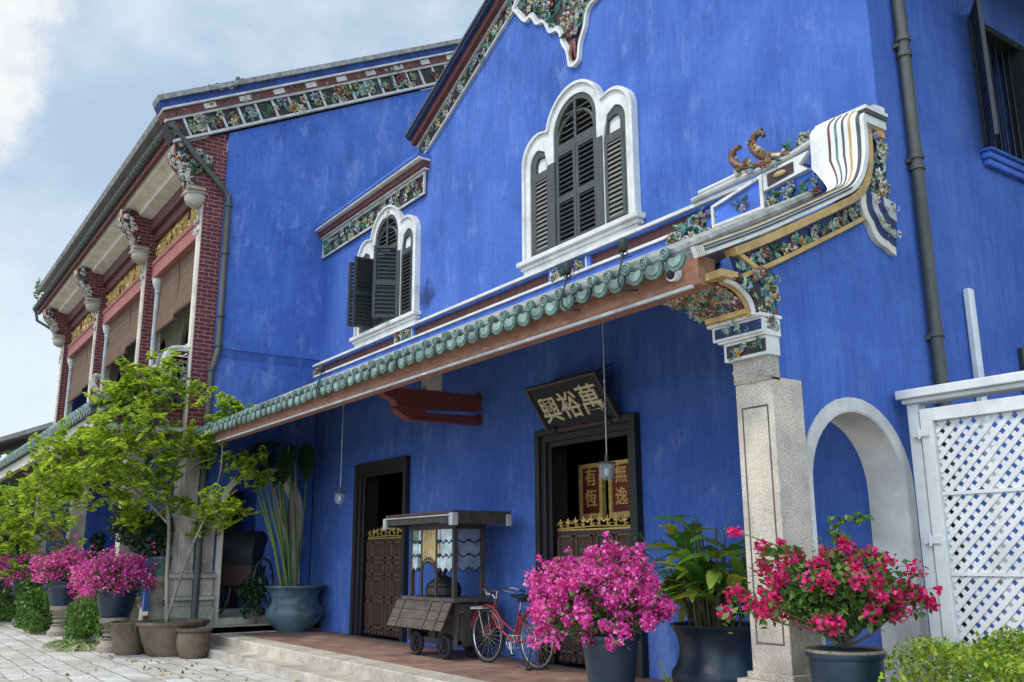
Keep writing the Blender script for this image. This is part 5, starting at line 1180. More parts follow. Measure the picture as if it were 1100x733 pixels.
# ---------------- rickshaw under the far arch
Q = thing('rickshaw', 'black hooded rickshaw with tall spoked wheels under the far archway', 'rickshaw', (-18.72, 6.46, .52), R(138)); Q.scale = (0.98, 0.98, 0.98)
def q_(b, n, m, par=None): return b.build(n, M[m], par or Q, smooth=50, local=True)
for s in (-1, 1):
    b = MB(); b.torus((0, s*.46, .56), (0,1,0), .545, .024, 40, 6); wv = q_(b, 'wheel', 'wheeliron'); b = MB()
    for k in range(14): a = 2*PI*k/14; b.tube([(.03*math.cos(a), s*.46, .56+.03*math.sin(a)), (.53*math.cos(a), s*.46, .56+.53*math.sin(a))], .010, 5)
    b.tube([(0, s*.40, .56), (0, s*.53, .56)], .05, 10); q_(b, 'spokes', 'wheeliron', wv)
b = MB(); b.box(-.38, .38, -.36, .36, .58, .66); b.box(-.40, -.34, -.36, .36, .66, 1.2); b.box(-.36, .30, -.37, -.33, .66, .95); b.box(-.36, .30, .33, .37, .66, .95); b.box(.38, .62, -.3, .3, .42, .46); b.box(.36, .40, -.3, .3, .42, .62); q_(b, 'body', 'doorwood')
b = MB(); b.box(-.33, .34, -.32, .32, .66, .80); b.box(-.34, -.24, -.32, .32, .80, 1.2); b.build('seat', M['redlacquer'], Q, local=True, bevel=.04)
b = MB()
for s in (-1, 1): b.tube([(-.3, s*.34, .60), (.6, s*.34, .55), (1.5, s*.30, .30), (1.7, s*.30, .22)], .022, 8)
q_(b, 'shaft', 'doorwood')
b = MB(); vs = []; fs = []; n = 12
for i in range(n+1):
    a = R(200-i*150/n); x, z = -.02+.48*math.cos(a), 1.15+.50*math.sin(a)
    for y in (-.40, -.2, 0, .2, .40): vs.append((x, y, z+.03*(1-(y/.4)**2)))
for i in range(n):
    for j in range(4): fs.append((i*5+j, i*5+j+1, i*5+j+6, i*5+j+5))
b.add(vs, fs)
for s in (0, 4):
    c = len(b.v); b.v.append((-.05, -.40 if s == 0 else .40, .95)); b.f += [(c, i*5+s, (i+1)*5+s) for i in range(n)]; b.m += [0]*n
q_(b, 'hood', 'leather')

# ================================================================== PLANTS
def pot_profile(r, h, lip=.03, base=.6, th=.03, belly=0.0):
    pr = [(.001, 0), (r*base, 0), (r*base*1.02, .02*h)]
    for t in (.15, .3, .45, .6, .75, .88): pr.append((r*(base+(1-base)*t**.75)*(1+belly*math.sin(PI*t)), h*t))
    pr += [(r*.97, h-.05), (r+lip, h-.045), (r+lip+.006, h-.02), (r+lip, h), (r-th*.6, h), (r-th, h-.03), (r-th, h-.07), (.001, h-.065)]
    return pr
def add_pot(parent, c, prof, mat, rim=None, n=32, wob=0):
    b = MB(); b.lathe(prof, c, n, 0, wob); o = b.build('pot', mat, parent, smooth=40)
    r_ = max(p[0] for p in prof[-5:-1]); h = prof[-1][1]; s = MB(); s.lathe([(.001, h-.02), (prof[-2][0]*1.01, h-.02), (prof[-2][0]*1.01, h+.005), (.001, h+.02)], c, 20); s.build('soil', M['soil'], parent, smooth=60)
    if rim: t = MB(); t.torus((c[0], c[1], c[2]+h-.005+.065), (0,0,1), r_-.012, .016, 36, 8); t.build('rim', rim, o, smooth=80)
    return o
def bougainvillea(root, base, cen, rad, nclump, per, bract, leafm, sz=.028, leafn=2500, lsz=.05, gap=0.0, lowcut=-.55, crad=.09, branchn=14, br=.012, extra=()):
    cen = np.array(cen); rad = np.array(rad); pts = []
    while len(pts) < nclump:
        d = rng.normal(size=3); d /= np.linalg.norm(d)
        if d[2] < lowcut: continue
        k = (.72+.32*rng.random()) if rng.random() > gap else .5+.3*rng.random()
        pts.append(cen+d*rad*k*(1+.10*math.sin(5*d[0]+3*d[1])+.08*math.sin(7*d[2]+2*d[1])))
    pts += [np.array(e) for e in extra]
    pts2 = []; bm = MB(); bv = Vector(base)
    stems = [bv+Vector((random.uniform(-.05,.05), random.uniform(-.05,.05), 0)) for _ in range(5)]
    mids = []
    for k in range(branchn):
        p = pts[int(rng.integers(len(pts)))]; m_ = bv.lerp(Vector(p), .55)+Vector((0, 0, .04)); limb(bm, random.choice(stems), m_, br*1.6, br, .12, 6); limb(bm, m_, p, br, br*.35, .15, 5); mids.append(m_)
    for k in range(branchn): limb(bm, random.choice(mids), pts[int(rng.integers(len(pts)))], br*.6, br*.3, .12, 4, 0, 5)
    for _ in range(9):
        p = pts[int(rng.integers(len(pts)))]; o_ = p-cen; o_ = o_/np.linalg.norm(o_)
        if o_[2] < -.2: continue
        e = p+o_*crad*rng.uniform(1.2, 2.6)+np.array([0, 0, crad*.5]); m_ = (p+e)/2+np.array([0, 0, crad*.4]); bm.tube(sm([tuple(p), tuple(m_), tuple(e)], 4), br*.3, 5); pts2.append(e)
    C = []; D = []
    for e in pts2: C.append(inball(e, [crad*.45]*3, int(per*.3))); D.append(np.zeros((len(C[-1]), 3)))
    for p in pts:
        n = int(per*rng.uniform(.5, 1.5)); q = inball(p, crad*rng.uniform(.7, 1.3), n); C.append(q); o = q-cen; D.append(o/(np.linalg.norm(o, axis=1)[:, None]+1e-6)*.7)
    bm.build('branches', M['bark'], root, smooth=60)
    leaves('blossom', bract, root, np.vstack(C), sz, .95, .30, .2, 0, .35, np.vstack(D)*.6)
    k = int(leafn*.65); idx = rng.integers(len(pts), size=k); P = np.array(pts)[idx]; LC = cen+(P-cen)*rng.uniform(.45, 1.02, size=(k, 1))+rng.normal(size=(k, 3))*crad*.75
    L2 = inball(cen+np.array([0,0,-.05*rad[2]]), rad*.78, leafn-k, .3); L2 = L2[L2[:, 2] > cen[2]+lowcut*rad[2]*1.1]
    leaves('foliage', leafm, root, np.vstack([LC, L2]), lsz, .62, .15, .6)

# big magenta bougainvillea in front of the wide door
t = thing('potted_bougainvillea', 'large round magenta bougainvillea in a tall dark blue pot in front of the wide door', 'potted plant', (-6.42, 5.52, FL))
add_pot(t, (-6.42, 5.52, FL), pot_profile(.25, .66, .012, .62, .03), M['bluepot'])
bougainvillea(t, (-6.42, 5.52, .92), (-6.50, 5.52, 1.20), (.61, .61, .48), 255, 62, M['pink'], M['lf_mid'], .033, 5200, .05, .15, -.42, .08, 18, .009,
   extra=[(-5.75, 5.35, 1.08), (-5.9, 5.2, 1.0), (-6.95, 5.15, .95), (-7.05, 5.3, .9), (-6.85, 5.0, .86), (-6.4, 5.25, .92), (-6.1, 5.25, .90), (-6.6, 5.05, .93)])
# crimson bougainvillea, open-branched, by the pillar
t = thing('potted_bougainvillea', 'open branched crimson bougainvillea in a dark blue tan rimmed pot beside the granite pillar', 'potted plant', (-4.06, 5.56, .30))
add_pot(t, (-4.06, 5.56, .30), pot_profile(.245, .68, .012, .7, .03, .03), M['bluepot'], M['rimclay'])
cr_pts = [(-4.35, 5.25, 1.42), (-4.55, 5.05, 1.35), (-4.5, 5.3, 1.52), (-4.25, 5.35, 1.58), (-4.1, 5.5, 1.60), (-3.95, 5.6, 1.55), (-3.8, 5.75, 1.58), (-3.7, 5.9, 1.50), (-3.85, 5.75, 1.42), (-4.6, 5.0, 1.22), (-4.45, 5.1, 1.28), (-3.68, 5.9, 1.34), (-3.64, 5.95, 1.28), (-3.75, 5.9, 1.32), (-4.4, 5.2, 1.65)]
bougainvillea(t, (-4.06, 5.56, 1.0), (-4.06, 5.56, 1.33), (.43, .54, .31), 66, 54, M['crimson'], M['lf_mid'], .033, 5200, .055, .1, -.62, .064, 40, .0065, extra=cr_pts)
b = MB(); b.tube(sm([(-4.1, 5.5, 1.4), (-4.25, 5.4, 1.6), (-4.45, 5.2, 1.72), (-4.55, 5.12, 1.76)], 4), .006, 5); b.tube(sm([(-4.1, 5.6, 1.4), (-4.12, 5.62, 1.65), (-4.08, 5.65, 1.82), (-4.0, 5.7, 1.86)], 4), .006, 5); b.build('shoot', M['stalk'], t)
leaves('foliage', M['lf_mid'], t, np.vstack([inball((-4.1, 5.62, 1.72), (.07, .07, .16), 40), inball((-3.98, 5.7, 1.84), (.10, .10, .04), 26), inball((-4.35, 5.3, 1.62), (.16, .16, .06), 40)]), .07, .6)
leaves('blossom', M['crimson'], t, inball((-4.56, 5.1, 1.76), (.07, .07, .045), 60), .034, .85)

# broad-leaved ginger in the wide blue pot
t = thing('potted_ginger', 'broad leaved green plant with red stalks in the wide waisted dark blue pot', 'potted plant', (-6.30, 6.72, FL))
wp = [(.001, 0), (.30, 0), (.36, .06), (.415, .16), (.43, .24), (.42, .29), (.385, .33), (.35, .42), (.345, .50), (.365, .60), (.40, .66), (.425, .685), (.43, .70), (.41, .705), (.38, .69), (.36, .64), (.34, .60), (.001, .60)]
add_pot(t, (-6.30, 6.72, FL), wp, M['bluepot'])
def blade(b, base, d, L, wd, arch, n=7, cup=.12, m=0, tw=0):
    # one long leaf: rises along d, bends over
    base = Vector(base); d = Vector(d).normalized(); h = Vector((d.x, d.y, 0)); h = h.normalized() if h.length > .01 else Vector((1,0,0)); s = d.cross(Z1); s = s.normalized() if s.length > .05 else X1
    s = Matrix.Rotation(tw, 3, d) @ s
    p = base.copy(); dr = d.copy(); vs = []; fs = []
    for i in range(n+1):
        t_ = i/n; w_ = wd*math.sin(PI*min(.985, (t_*.93+.07)))**.7*(1-.25*t_); nr = s.cross(dr)
        vs += [p-s*w_*.5+nr*w_*cup, p.copy(), p+s*w_*.5+nr*w_*cup]; dr = (dr+(h*.5-Z1)*arch/n).normalized(); p = p+dr*L/n
    for i in range(n): fs += [(3*i, 3*i+1, 3*i+4, 3*i+3), (3*i+1, 3*i+2, 3*i+5, 3*i+4)]
    b.add(vs, fs, m)
st = MB(); lf = MB(); 
for k in range(34):
    a = random.uniform(0, 2*PI); r0 = random.uniform(.02, .24); H_ = random.uniform(.55, 1.15); out = random.uniform(.05, .30)
    p0 = Vector((-6.30+r0*math.cos(a), 6.72+r0*math.sin(a), FL+.58)); p1 = p0+Vector((math.cos(a)*out, math.sin(a)*out, H_))
    st.tube([p0, p0.lerp(p1, .5)+Vector((0,0,.03)), p1], [.014, .012, .006], 6)
    for q in range(random.choice([3, 4, 5])):
        f_ = .45+.55*q/4; base = p0.lerp(p1, min(1, f_)); aa = a+random.uniform(-1.4, 1.4)+(PI if q % 2 else 0)*.6
        blade(lf, base, (math.cos(aa), math.sin(aa), random.uniform(.3, 1.5)), random.uniform(.32, .50), random.uniform(.11, .17), random.uniform(.5, 1.7), 7, .10, 0, random.uniform(-.6, .6))
for (px_, py_, pz_, dx, dy, dz, L, wd) in ((-6.0, 6.65, 1.68, .9, -.2, .25, .75, .16), (-6.05, 6.75, 1.66, .8, .3, .75, .7, .14), (-6.55, 6.5, 1.5, -.7, -.5, .1, .55, .13), (-6.6, 6.7, 1.45, -.9, -.1, -.5, .5, .12), (-6.35, 6.6, 1.62, -.1, -.2, 1.2, .42, .10), (-6.15, 6.7, 1.7, .1, .1, 1.5, .42, .08)):
    blade(lf, (px_, py_, pz_), (dx, dy, dz), L, wd, .8, 8, .12)
st.build('stalk', M['redstalk'], t, smooth=60); lf.build('foliage', M['lf_ginger'], t, recalc=False)
b = MB(); h = MB()
for k in range(13):
    a = random.uniform(2.2, 4.4); e = random.uniform(.5, .95); p0 = Vector((-6.42, 6.68, FL+.6)); p1 = p0+Vector((math.cos(a)*e*.75, math.sin(a)*.45*e-.05, random.uniform(.55, 1.0))); b.tube([p0, p0.lerp(p1, .5)+Vector((-.02, 0, .06)), p1], [.006, .005, .004], 5)
    for q in range(16): aa = random.uniform(0, 2*PI); blade(h, p1, (math.cos(aa), math.sin(aa), random.uniform(-.1, 1)), random.uniform(.14, .24), .010, 1.0, 3, 0)
b.build('reed_stalk', M['stalk'], t, smooth=60); h.build('reed_leaf', M['lf_mid'], t, recalc=False)
t = thing('fallen_leaf', 'curled yellow green leaf standing on the floor against the blue wall', 'leaf', (-7.55, 7.25, FL)); b = MB(); blade(b, (-7.55, 7.25, FL), (-.1, -.15, 1), .28, .11, .5, 7, .2); blade(b, (-7.50, 7.24, FL), (.5, -.2, .8), .18, .09, .7, 6, .2)
b.build('blade', leafmat('yellow_green_leaf', [(0, (.34, .40, .05)), (1, (.45, .47, .08))], .4), t, recalc=False)

# tall travellers palm in the teal jar at the far corner
t = thing('potted_palm', 'tall long stalked palm in a big mottled teal jar in the corner of the veranda', 'potted plant', (-17.05, 6.92, FL))
tj = [(.001, 0), (.30, 0), (.34, .05), (.46, .17), (.53, .30), (.52, .40), (.44, .50), (.43, .60), (.46, .70), (.53, .78), (.56, .80), (.555, .83), (.51, .83), (.46, .78), (.42, .70), (.001, .70)]
add_pot(t, (-17.05, 6.92, FL), tj, M['tealpot'], None, 40, .006)
st = MB(); lf = MB(); stl = MB()
for k in range(19):
    a = random.uniform(0, 2*PI); L = random.uniform(2.0, 3.1); p0 = Vector((-17.05+.14*math.cos(a), 6.80+.12*math.sin(a), FL+.7)); lean = random.uniform(.05, .75) if k % 5 else -.12
    p1 = p0+Vector((random.uniform(-.3, .35), -lean, L*.90)); p1.x = max(p1.x, -17.55); p1.y = min(p1.y, 7.3)
    (stl if k % 4 == 0 else st).tube([p0, p0.lerp(p1, .4)+Vector((0, .03, .06)), p1], [.036, .030, .014], 8)
    if k % 2 == 0: blade(lf, p1, (random.uniform(-.5, .5), -.5, .55), random.uniform(.75, 1.1), random.uniform(.24, .34), 2.4, 9, .10)
for (x, y, z, dx, dy, dz, L) in ((-17.2, 6.1, 3.55, .3, -.4, .2, .9), (-16.85, 6.6, 3.7, .3, -.2, -.5, .9), (-17.3, 5.7, 3.4, -.1, -.5, .3, 1.0), (-17.1, 6.4, 3.6, .1, -.3, -.6, .8), (-16.9, 6.95, 3.75, .3, -.1, -.8, .8)): blade(lf, (x, y, z), (dx, dy, dz), L, .38, 1.9, 9, .08)
st.build('stalk', M['stalk'], t, smooth=60); stl.build('dry_stalk', M['greybark'], t, smooth=60); lf.build('foliage', M['lf_palm'], t, recalc=False)
def bushy(name, lab, cat, c, r, n, mat, sz, asp=.6, group=None, kind=None, base=None, stem=True):
    t = thing(name, lab, cat, (c[0], c[1], base if base is not None else 0), 0, group)
    cl = [np.array(c)+rng.normal(size=3)*np.array(r)*.45 for _ in range(14)]
    P = np.vstack([inball(q, np.array(r)*rng.uniform(.35, .6), n//14, .2) for q in cl]); P = P[P[:, 2] > (base if base is not None else 0)+.02]
    leaves('foliage', mat, t, P, sz, asp, .15, .5)
    if stem:
        b = MB()
        for _ in range(9): limb(b, (c[0]+random.uniform(-.06,.06), c[1]+random.uniform(-.06,.06), base or 0), tuple(cl[int(rng.integers(14))]), .012, .005, .1, 5, 0, 5)
        b.build('stem', M['bark'], t)
    return t
bushy('leafy_plant', 'dark leafy plant on the floor between the rickshaw and the teal jar', 'plant', (-17.55, 6.35, .95), (.30, .26, .40), 900, M['lf_dark'], .10, .5, base=.40)

# earthenware pots and the feathery tree
t = thing('potted_tree', 'feathery bright green tree with thin bent trunks in the widest brown earthenware pot', 'tree', (-17.0, 4.70, 0))
add_pot(t, (-17.0, 4.70, 0), [(.001, 0), (.37, 0), (.40, .04), (.49, .25), (.54, .43), (.565, .50), (.61, .51), (.615, .56), (.59, .57), (.54, .55), (.52, .48), (.001, .47)], M['claypot'], None, 40)
tk = MB(); P_ = lambda *a: Vector(a)
T0 = P_(-17.15, 4.65, .5); paths = [
  [T0, P_(-17.3, 4.62, 1.3), P_(-17.35, 4.6, 2.2), P_(-17.5, 4.5, 2.9), P_(-17.4, 4.3, 3.6), P_(-17.35, 4.1, 4.3), P_(-17.3, 3.9, 4.9)],
  [P_(-17.05, 4.6, .5), P_(-17.0, 4.75, 1.2), P_(-16.6, 4.85, 1.9), P_(-16.3, 5.0, 2.5), P_(-16.2, 5.1, 3.1), P_(-16.2, 5.1, 3.6)],
  [P_(-17.35, 4.6, 2.2), P_(-17.7, 4.2, 2.7), P_(-18.0, 3.7, 3.2), P_(-18.1, 3.3, 3.6)], [P_(-17.5, 4.5, 2.9), P_(-17.0, 4.6, 3.4), P_(-16.8, 4.6, 4.0)],
  [P_(-18.0, 3.7, 3.2), P_(-18.4, 3.0, 3.4), P_(-18.6, 2.6, 3.5)]]
for i, p in enumerate(paths): q = sm(p, 4); r0 = (.040, .026, .024, .02, .018)[i]; tk.tube(q, [r0*(1-.7*k/(len(q)-1)) for k in range(len(q))], 8)
# leaf sprays placed where the crown stands, by depth plane
def sprays(cents, n, spread, flat=.34):
    out = []; dr = []
    for (c, r) in cents:
        c = np.array(c)
        for _ in range(max(6, int(r*n))):
            tip = c+rng.normal(size=3)*np.array([r, r, r*.85])*.6; d = rng.normal(size=3); d[2] = d[2]*.5-.3; d /= np.linalg.norm(d); L = rng.uniform(.16, .36)
            k = 13; t_ = np.linspace(0, 1, k); base = tip-d*L*.5; side = np.cross(d, [0,0,1]); side /= np.linalg.norm(side)+1e-6
            for s in (-1, 1): out.append(base+np.outer(t_*L, d)+np.outer(s*.055*np.sin(PI*(.15+.8*t_)), side)-np.outer(t_**2*.07, [0,0,1])); dr.append(np.repeat((side*s+d*.5)[None], k, 0)*1.6)
    return np.vstack(out), np.vstack(dr)
TR = [((-17.74, 3.96, 4.95), 0.34), ((-17.28, 4.21, 4.99), 0.34), ((-17.55, 3.70, 4.62), 0.34), ((-17.19, 4.04, 4.39), 0.37), ((-17.16, 4.50, 4.60), 0.34), ((-18.00, 3.54, 4.42), 0.31), ((-18.08, 5.04, 4.39), 0.27), ((-16.84, 3.79, 4.02), 0.34), ((-17.71, 2.71, 3.44), 0.34), ((-17.75, 3.04, 3.68), 0.37), ((-16.61, 3.22, 3.41), 0.37), ((-17.39, 3.82, 3.69), 0.37), ((-16.84, 4.10, 3.49), 0.37), ((-17.39, 4.63, 3.75), 0.34), ((-17.14, 4.94, 3.57), 0.27), ((-17.87, 3.01, 3.11), 0.37), ((-17.15, 2.53, 2.96), 0.34), ((-16.80, 3.15, 2.96), 0.37), ((-17.32, 3.67, 3.10), 0.37), ((-16.99, 4.03, 2.88), 0.34), ((-17.09, 4.40, 3.10), 0.34), ((-18.00, 3.73, 2.64), 0.34), ((-17.21, 2.75, 2.54), 0.34), ((-17.65, 2.49, 2.67), 0.31), ((-18.05, 4.21, 2.48), 0.31), ((-16.12, 5.12, 4.37), 0.24), ((-16.13, 5.33, 4.08), 0.27), ((-16.38, 5.08, 4.04), 0.24), ((-16.34, 5.56, 3.23), 0.27), ((-16.59, 5.87, 3.13), 0.24), ((-16.20, 5.06, 2.55), 0.27), ((-17.65, 5.22, 2.29), 0.27), ((-16.39, 5.42, 2.49), 0.24), ((-17.57, 4.80, 2.58), 0.27), ((-17.08, 3.20, 3.89), 0.27), ((-16.71, 5.02, 3.73), 0.20)]
for c, r in TR[::2]:
    pp = min((Vector(x) for p in paths for x in p), key=lambda v: (v-Vector(c)).length); limb(tk, pp, c, .010, .004, .08, 5, 0, 5)
tk.build('trunk', M['greybark'], t, smooth=60)
LC, LD = sprays(TR, 68, 1); leaves('crown', M['lf_tree'], t, LC, .11, .44, .12, .75, .1, .35, LD)
def tree(lab, base, top, cents, n, mat, sz, tr=.10, name='leafy_tree', grp=None):
    t = thing(name, lab, 'tree', base, 0, grp); b = MB(); limb(b, base, top, tr, tr*.5, .06, 8, 0, 8)
    for c, r in cents: limb(b, Vector(base).lerp(Vector(top), random.uniform(.55, 1)), c, tr*.4, tr*.1, .12, 5, 0, 6)
    b.build('trunk', M['bark'], t, smooth=60); A, D = sprays(cents, n, 1); leaves('crown', mat, t, A, sz, .48, .12, .7, .1, .35, D); return t
tree('bright green spreading tree behind the middle magenta bougainvilleas', (-24.2, 4.75, 0), (-23.4, 3.6, 2.6), [((-24.14, 2.82, 2.78), 0.55), ((-23.82, 3.19, 2.46), 0.55), ((-24.59, 2.80, 2.16), 0.55), ((-25.81, 3.18, 3.20), 0.55), ((-24.13, 3.56, 2.09), 0.55), ((-23.89, 2.62, 2.62), 0.55), ((-24.03, 3.83, 2.22), 0.55), ((-24.83, 3.38, 2.93), 0.55), ((-24.49, 3.11, 1.89), 0.55)], 34, M['lf_tree'], .13, .05)
tree('bright green tree at the left end of the courtyard bed', (-30.5, 4.6, 0), (-30.0, 3.4, 2.4), [((-29.0+random.uniform(-1.6,1.6), 1.9+random.uniform(-.9,.9), 2.4+random.uniform(-.6,.5)), .8) for _ in range(13)], 48, M['lf_tree'], .17, .09)
tree('dark green tree standing behind the far end of the front wing', (-42, 5.5, 0), (-42, 5.5, 3.2), [((-42+random.uniform(-2.5,2.5), 4.2+random.uniform(-2,2), 3.6+random.uniform(-1.2,1)), 1.3) for _ in range(14)], 22, M['lf_mid'], .32, .18)
tree('low dark tree beyond the last pink bougainvillea', (-36, 4.4, 0), (-36, 4.3, 1.6), [((-36+random.uniform(-1.5,1.5), 4.0+random.uniform(-1.0,1.0), 1.9+random.uniform(-.6,.6)), .8) for _ in range(12)], 34, M['lf_dark'], .22, .12)
t = thing('earthenware_pot', 'small round brown earthenware jar in front of the widest brown pot', 'pot', (-16.25, 4.86, 0)); add_pot(t, (-16.25, 4.86, 0), [(.001, 0), (.19, 0), (.22, .04), (.27, .17), (.285, .28), (.27, .38), (.25, .42), (.285, .43), (.295, .47), (.27, .48), (.235, .46), (.23, .42), (.001, .41)], M['claypot'])
t = thing('potted_lily', 'plain brown earthenware pot of strappy green leaves below the nearest pedestal bougainvillea', 'potted plant', (-17.55, 4.14, 0)); add_pot(t, (-17.55, 4.14, 0), [(.001, 0), (.22, 0), (.25, .05), (.30, .30), (.33, .46), (.345, .50), (.36, .52), (.34, .54), (.31, .52), (.30, .47), (.001, .46)], M['claypot'])
b = MB()
for k in range(46): a = random.uniform(0, 2*PI); blade(b, (-17.55+.12*math.cos(a), 4.14+.12*math.sin(a), .46), (math.cos(a)*.6, math.sin(a)*.6, 1), random.uniform(.35, .6), .04, 2.0, 6, .1)
b.build('foliage', M['lf_mid'], t, recalc=False)
# pedestal bougainvilleas along the courtyard bed
def pedestal(lab, x, y, zp, rp, hp, rad, seed_leaf=M['lf_mid'], n=150):
    p = thing('stone_pedestal', 'carved stone pedestal under the '+lab.split(' with ')[0], 'pedestal', (x, y, 0), 0, 'carved pedestals along the flower bed'); b = MB()
    pr = [(.001, 0), (.27, 0), (.28, .10), (.22, .14), (.20, .2)]; n_ = 8
    for k in range(n_+1): pr.append((.17+.04*math.sin(k*PI*.75), .2+(zp-.38)*k/n_))
    pr += [(.20, zp-.14), (.26, zp-.10), (.27, zp-.01), (.001, zp)]
    b.lathe(pr, (x, y, 0), 12); b.build('shaft', M['stoneped'], p, smooth=30)
    t = thing('potted_bougainvillea', lab, 'potted plant', (x, y, zp), 0, 'magenta bougainvilleas on pedestals'); add_pot(t, (x, y, zp), pot_profile(rp, hp, .03, .72, .03, .03), M['bluepot'])
    bougainvillea(t, (x, y, zp+hp-.05), (x-.05, y-.08, zp+hp+rad[2]*.42), rad, n, 30, M['pink'], seed_leaf, .046, 1800, .07, .1, -.5, .13, 14, .013)
pedestal('magenta bougainvillea nearest the potted tree', -18.25, 4.02, .60, .34, .46, (.70, .68, .46), n=150)
pedestal('magenta bougainvillea second along the bed with its blue pot on a tall pedestal', -22.75, 3.92, .64, .34, .50, (.60, .58, .46), n=120)
pedestal('magenta bougainvillea third along the bed above the green hedge', -28.2, 3.92, .58, .36, .50, (.68, .62, .48), n=110)
pedestal('leftmost magenta bougainvillea cut by the photo edge', -32.6, 3.6, .55, .36, .50, (.78, .7, .5), n=110)
# twisted column with a dark shrub
t = thing('twisted_column', 'twisted carved stone column carrying a dark green jar behind the brown pots', 'pedestal', (-18.35, 4.78, 0)); b = MB()
pr = [(.001, 0), (.20, 0), (.20, .1)]+[(.12+.05*abs(math.sin(k*.55)), .12+k*.055) for k in range(20)]+[(.18, 1.24), (.18, 1.30), (.001, 1.30)]; b.lathe(pr, (-18.35, 4.78, 0), 14); b.build('shaft', M['stoneped'], t, smooth=30)
t = thing('potted_shrub', 'dark green shrub in a green glazed jar on the twisted column', 'potted plant', (-18.35, 4.78, 1.30)); add_pot(t, (-18.35, 4.78, 1.30), pot_profile(.20, .34, .02, .7), M['glaze'])
leaves('foliage', M['lf_dark'], t, np.vstack([inball((-18.5, 4.6, 2.05), (.45, .45, .45), 1100, .2), inball((-18.9, 4.3, 2.25), (.45, .4, .4), 800, .2)]), .11, .55)
b = MB(); 
for k in range(6): limb(b, (-18.35, 4.78, 1.6), (-18.5+random.uniform(-.4,.2), 4.6+random.uniform(-.3,.2), 2.1+random.uniform(-.2,.2)), .014, .006, .1)
b.build('stem', M['bark'], t)
# bed planting
bushy('bed_shrub', 'green shrub filling the bed right of the second pedestal', 'shrub', (-20.6, 3.95, .36), (1.5, .34, .44), 4600, M['lf_mid'], .10, .5, 'low shrubs in the flower bed')
bushy('bed_shrub', 'green shrub filling the bed left of the second pedestal', 'shrub', (-25.2, 3.85, .42), (1.8, .45, .52), 5000, M['lf_mid'], .12, .5, 'low shrubs in the flower bed')
bushy('bed_shrub', 'green mounded shrub at the left end of the bed beside the paving', 'shrub', (-29.0, 3.7, .45), (1.7, .55, .56), 4600, M['lf_mid'], .13, .5, 'low shrubs in the flower bed')
bushy('bed_shrub', 'dark green shrub standing behind the third magenta bougainvillea', 'shrub', (-27.5, 5.2, 1.4), (1.4, .5, .8), 2200, M['lf_dark'], .15, .5, 'low shrubs in the flower bed')
def strappy(x, y, lab, n=70, L=.62):
    t = thing('spider_plant', lab, 'plant', (x, y, 0), 0, 'pale strappy plants at the edge of the bed'); b = MB()
    for k in range(n): a = random.uniform(0, 2*PI); blade(b, (x+.10*math.cos(a), y+.10*math.sin(a), .04), (math.cos(a)*.75, math.sin(a)*.75, 1), L*random.uniform(.7, 1.15), .045, 2.2, 6, .1)
    b.build('blade', M['lf_spider'], t, recalc=False)
strappy(-19.0, 3.72, 'pale striped strappy plant at the foot of the nearest pedestal')
strappy(-19.9, 3.65, 'pale striped strappy plant between the two nearest pedestals', 60)
strappy(-29.6, 3.5, 'pale striped strappy plant at the far left end of the bed', 70, .8)
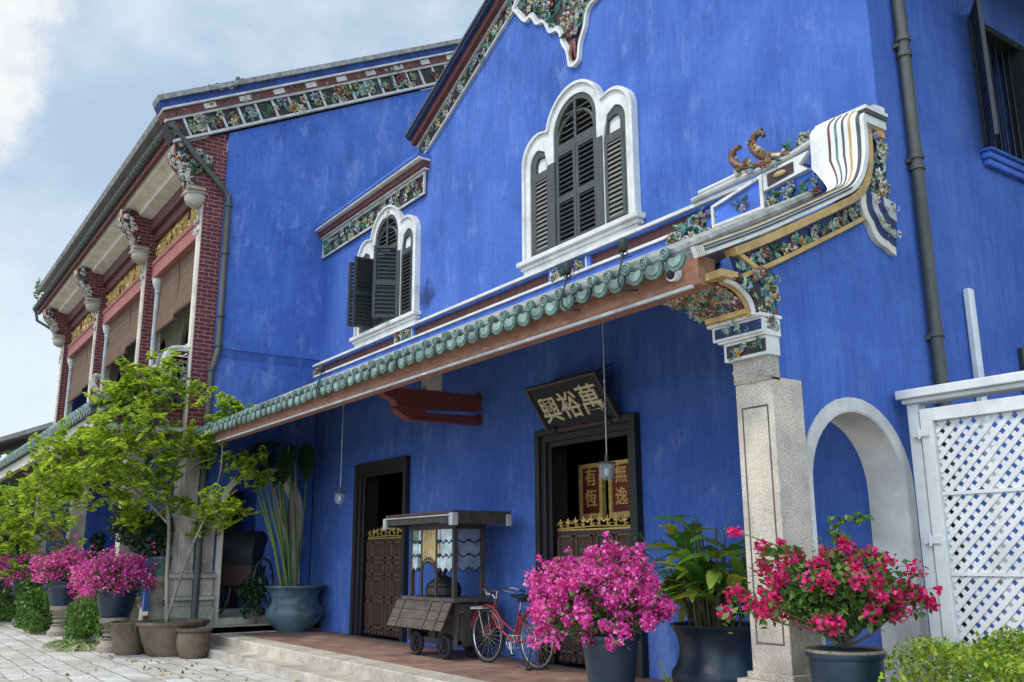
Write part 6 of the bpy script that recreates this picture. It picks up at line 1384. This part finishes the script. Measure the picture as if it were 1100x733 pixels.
# clipped hedge in the right foreground
t = thing('clipped_hedge', 'clipped yellow green hedge in front of the white lattice gate', 'hedge', (-2.3, 5.9, 0)); nn_ = 30000
P = np.stack([rng.uniform(-3.62, -.9, nn_), rng.uniform(5.25, 6.85, nn_), 1.02+.0*rng.random(nn_)-rng.random(nn_)**2.2*.55], 1)
P[:, 2] += .05*np.sin(P[:, 0]*5)+.04*np.sin(P[:, 1]*6+1)+rng.normal(size=nn_)*.022; ed = np.clip((P[:, 0]+3.62)/.3, 0, 1); P[:, 2] -= (1-ed)**2*.22
leaves('foliage', M['lf_hedge'], t, P, .038, .55, .2, .5); b = MB()
for k in range(60): x, y = random.uniform(-3.45, -1), random.uniform(5.35, 6.7); limb(b, (x, y, 0), (x+random.uniform(-.2,.2), y+random.uniform(-.2,.2), .85), .012, .004, .08, 4, 0, 5)
b.build('stem', M['bark'], t)
# rest of the courtyard: a pale house beyond
t = thing('pale_house', 'pale rendered house with a grey tiled roof far beyond the front wing', 'house', (-58, 8, 0)); b = MB(); b.box(-64, -52, 3.0, 14, 0, 6.2); b.build('wall', M['cream'], t)
b = MB(); b.prism([(2.4, 6.1), (8.5, 8.6), (14.6, 6.1), (14.6, 6.3), (8.5, 8.85), (2.4, 6.3)], 'x', -64.5, -51.5); b.build('roof', M['roof'], t)
b = MB()
for z in (1.2, 4.0):
    for y in (4.2, 6.6, 9.0): b.box(-52.02, -51.98, y, y+1.0, z, z+1.4)
b.build('window', M['shutter_black'], t)

# litter: petals and dry leaves blown about the floor and paving
def litter(name, lab, mat, n, xr, yr, z, sz):
    P = np.stack([rng.normal(xr[0], xr[1], n), rng.normal(yr[0], yr[1], n), np.full(n, z)], 1); P = P[(P[:, 1] < 7.4)]
    o = leaves(name, mat, None, P, sz, .7, .2, 5.0); tag(o, lab, 'litter', None, 'stuff')
litter('fallen_petals', 'magenta petals scattered on the terracotta floor by the large round bougainvillea', M['pink'], 110, (-7.2, .7), (6.0, .45), FL+.012, .035)
litter('fallen_leaves', 'dry yellow leaves scattered over the pale paving', leafmat('dry_leaf', [(0, (.16, .09, .03)), (1, (.30, .24, .08))], .1), 60, (-15.0, 1.6), (4.0, .6), .012, .07)
# sprig rooted in the far end of the gutter
t = thing('gutter_sprig', 'small green sprig growing out of the far end of the roof gutter', 'plant', (-34.2, 4.12, 10.08)); b = MB(); b.tube([(-34.2, 4.12, 10.05), (-34.15, 4.1, 10.5), (-34.2, 4.08, 10.95)], .012, 5); b.build('stem', M['stalk'], t)
leaves('foliage', M['lf_mid'], t, inball((-34.18, 4.1, 10.65), (.14, .14, .40), 60), .14, .5)
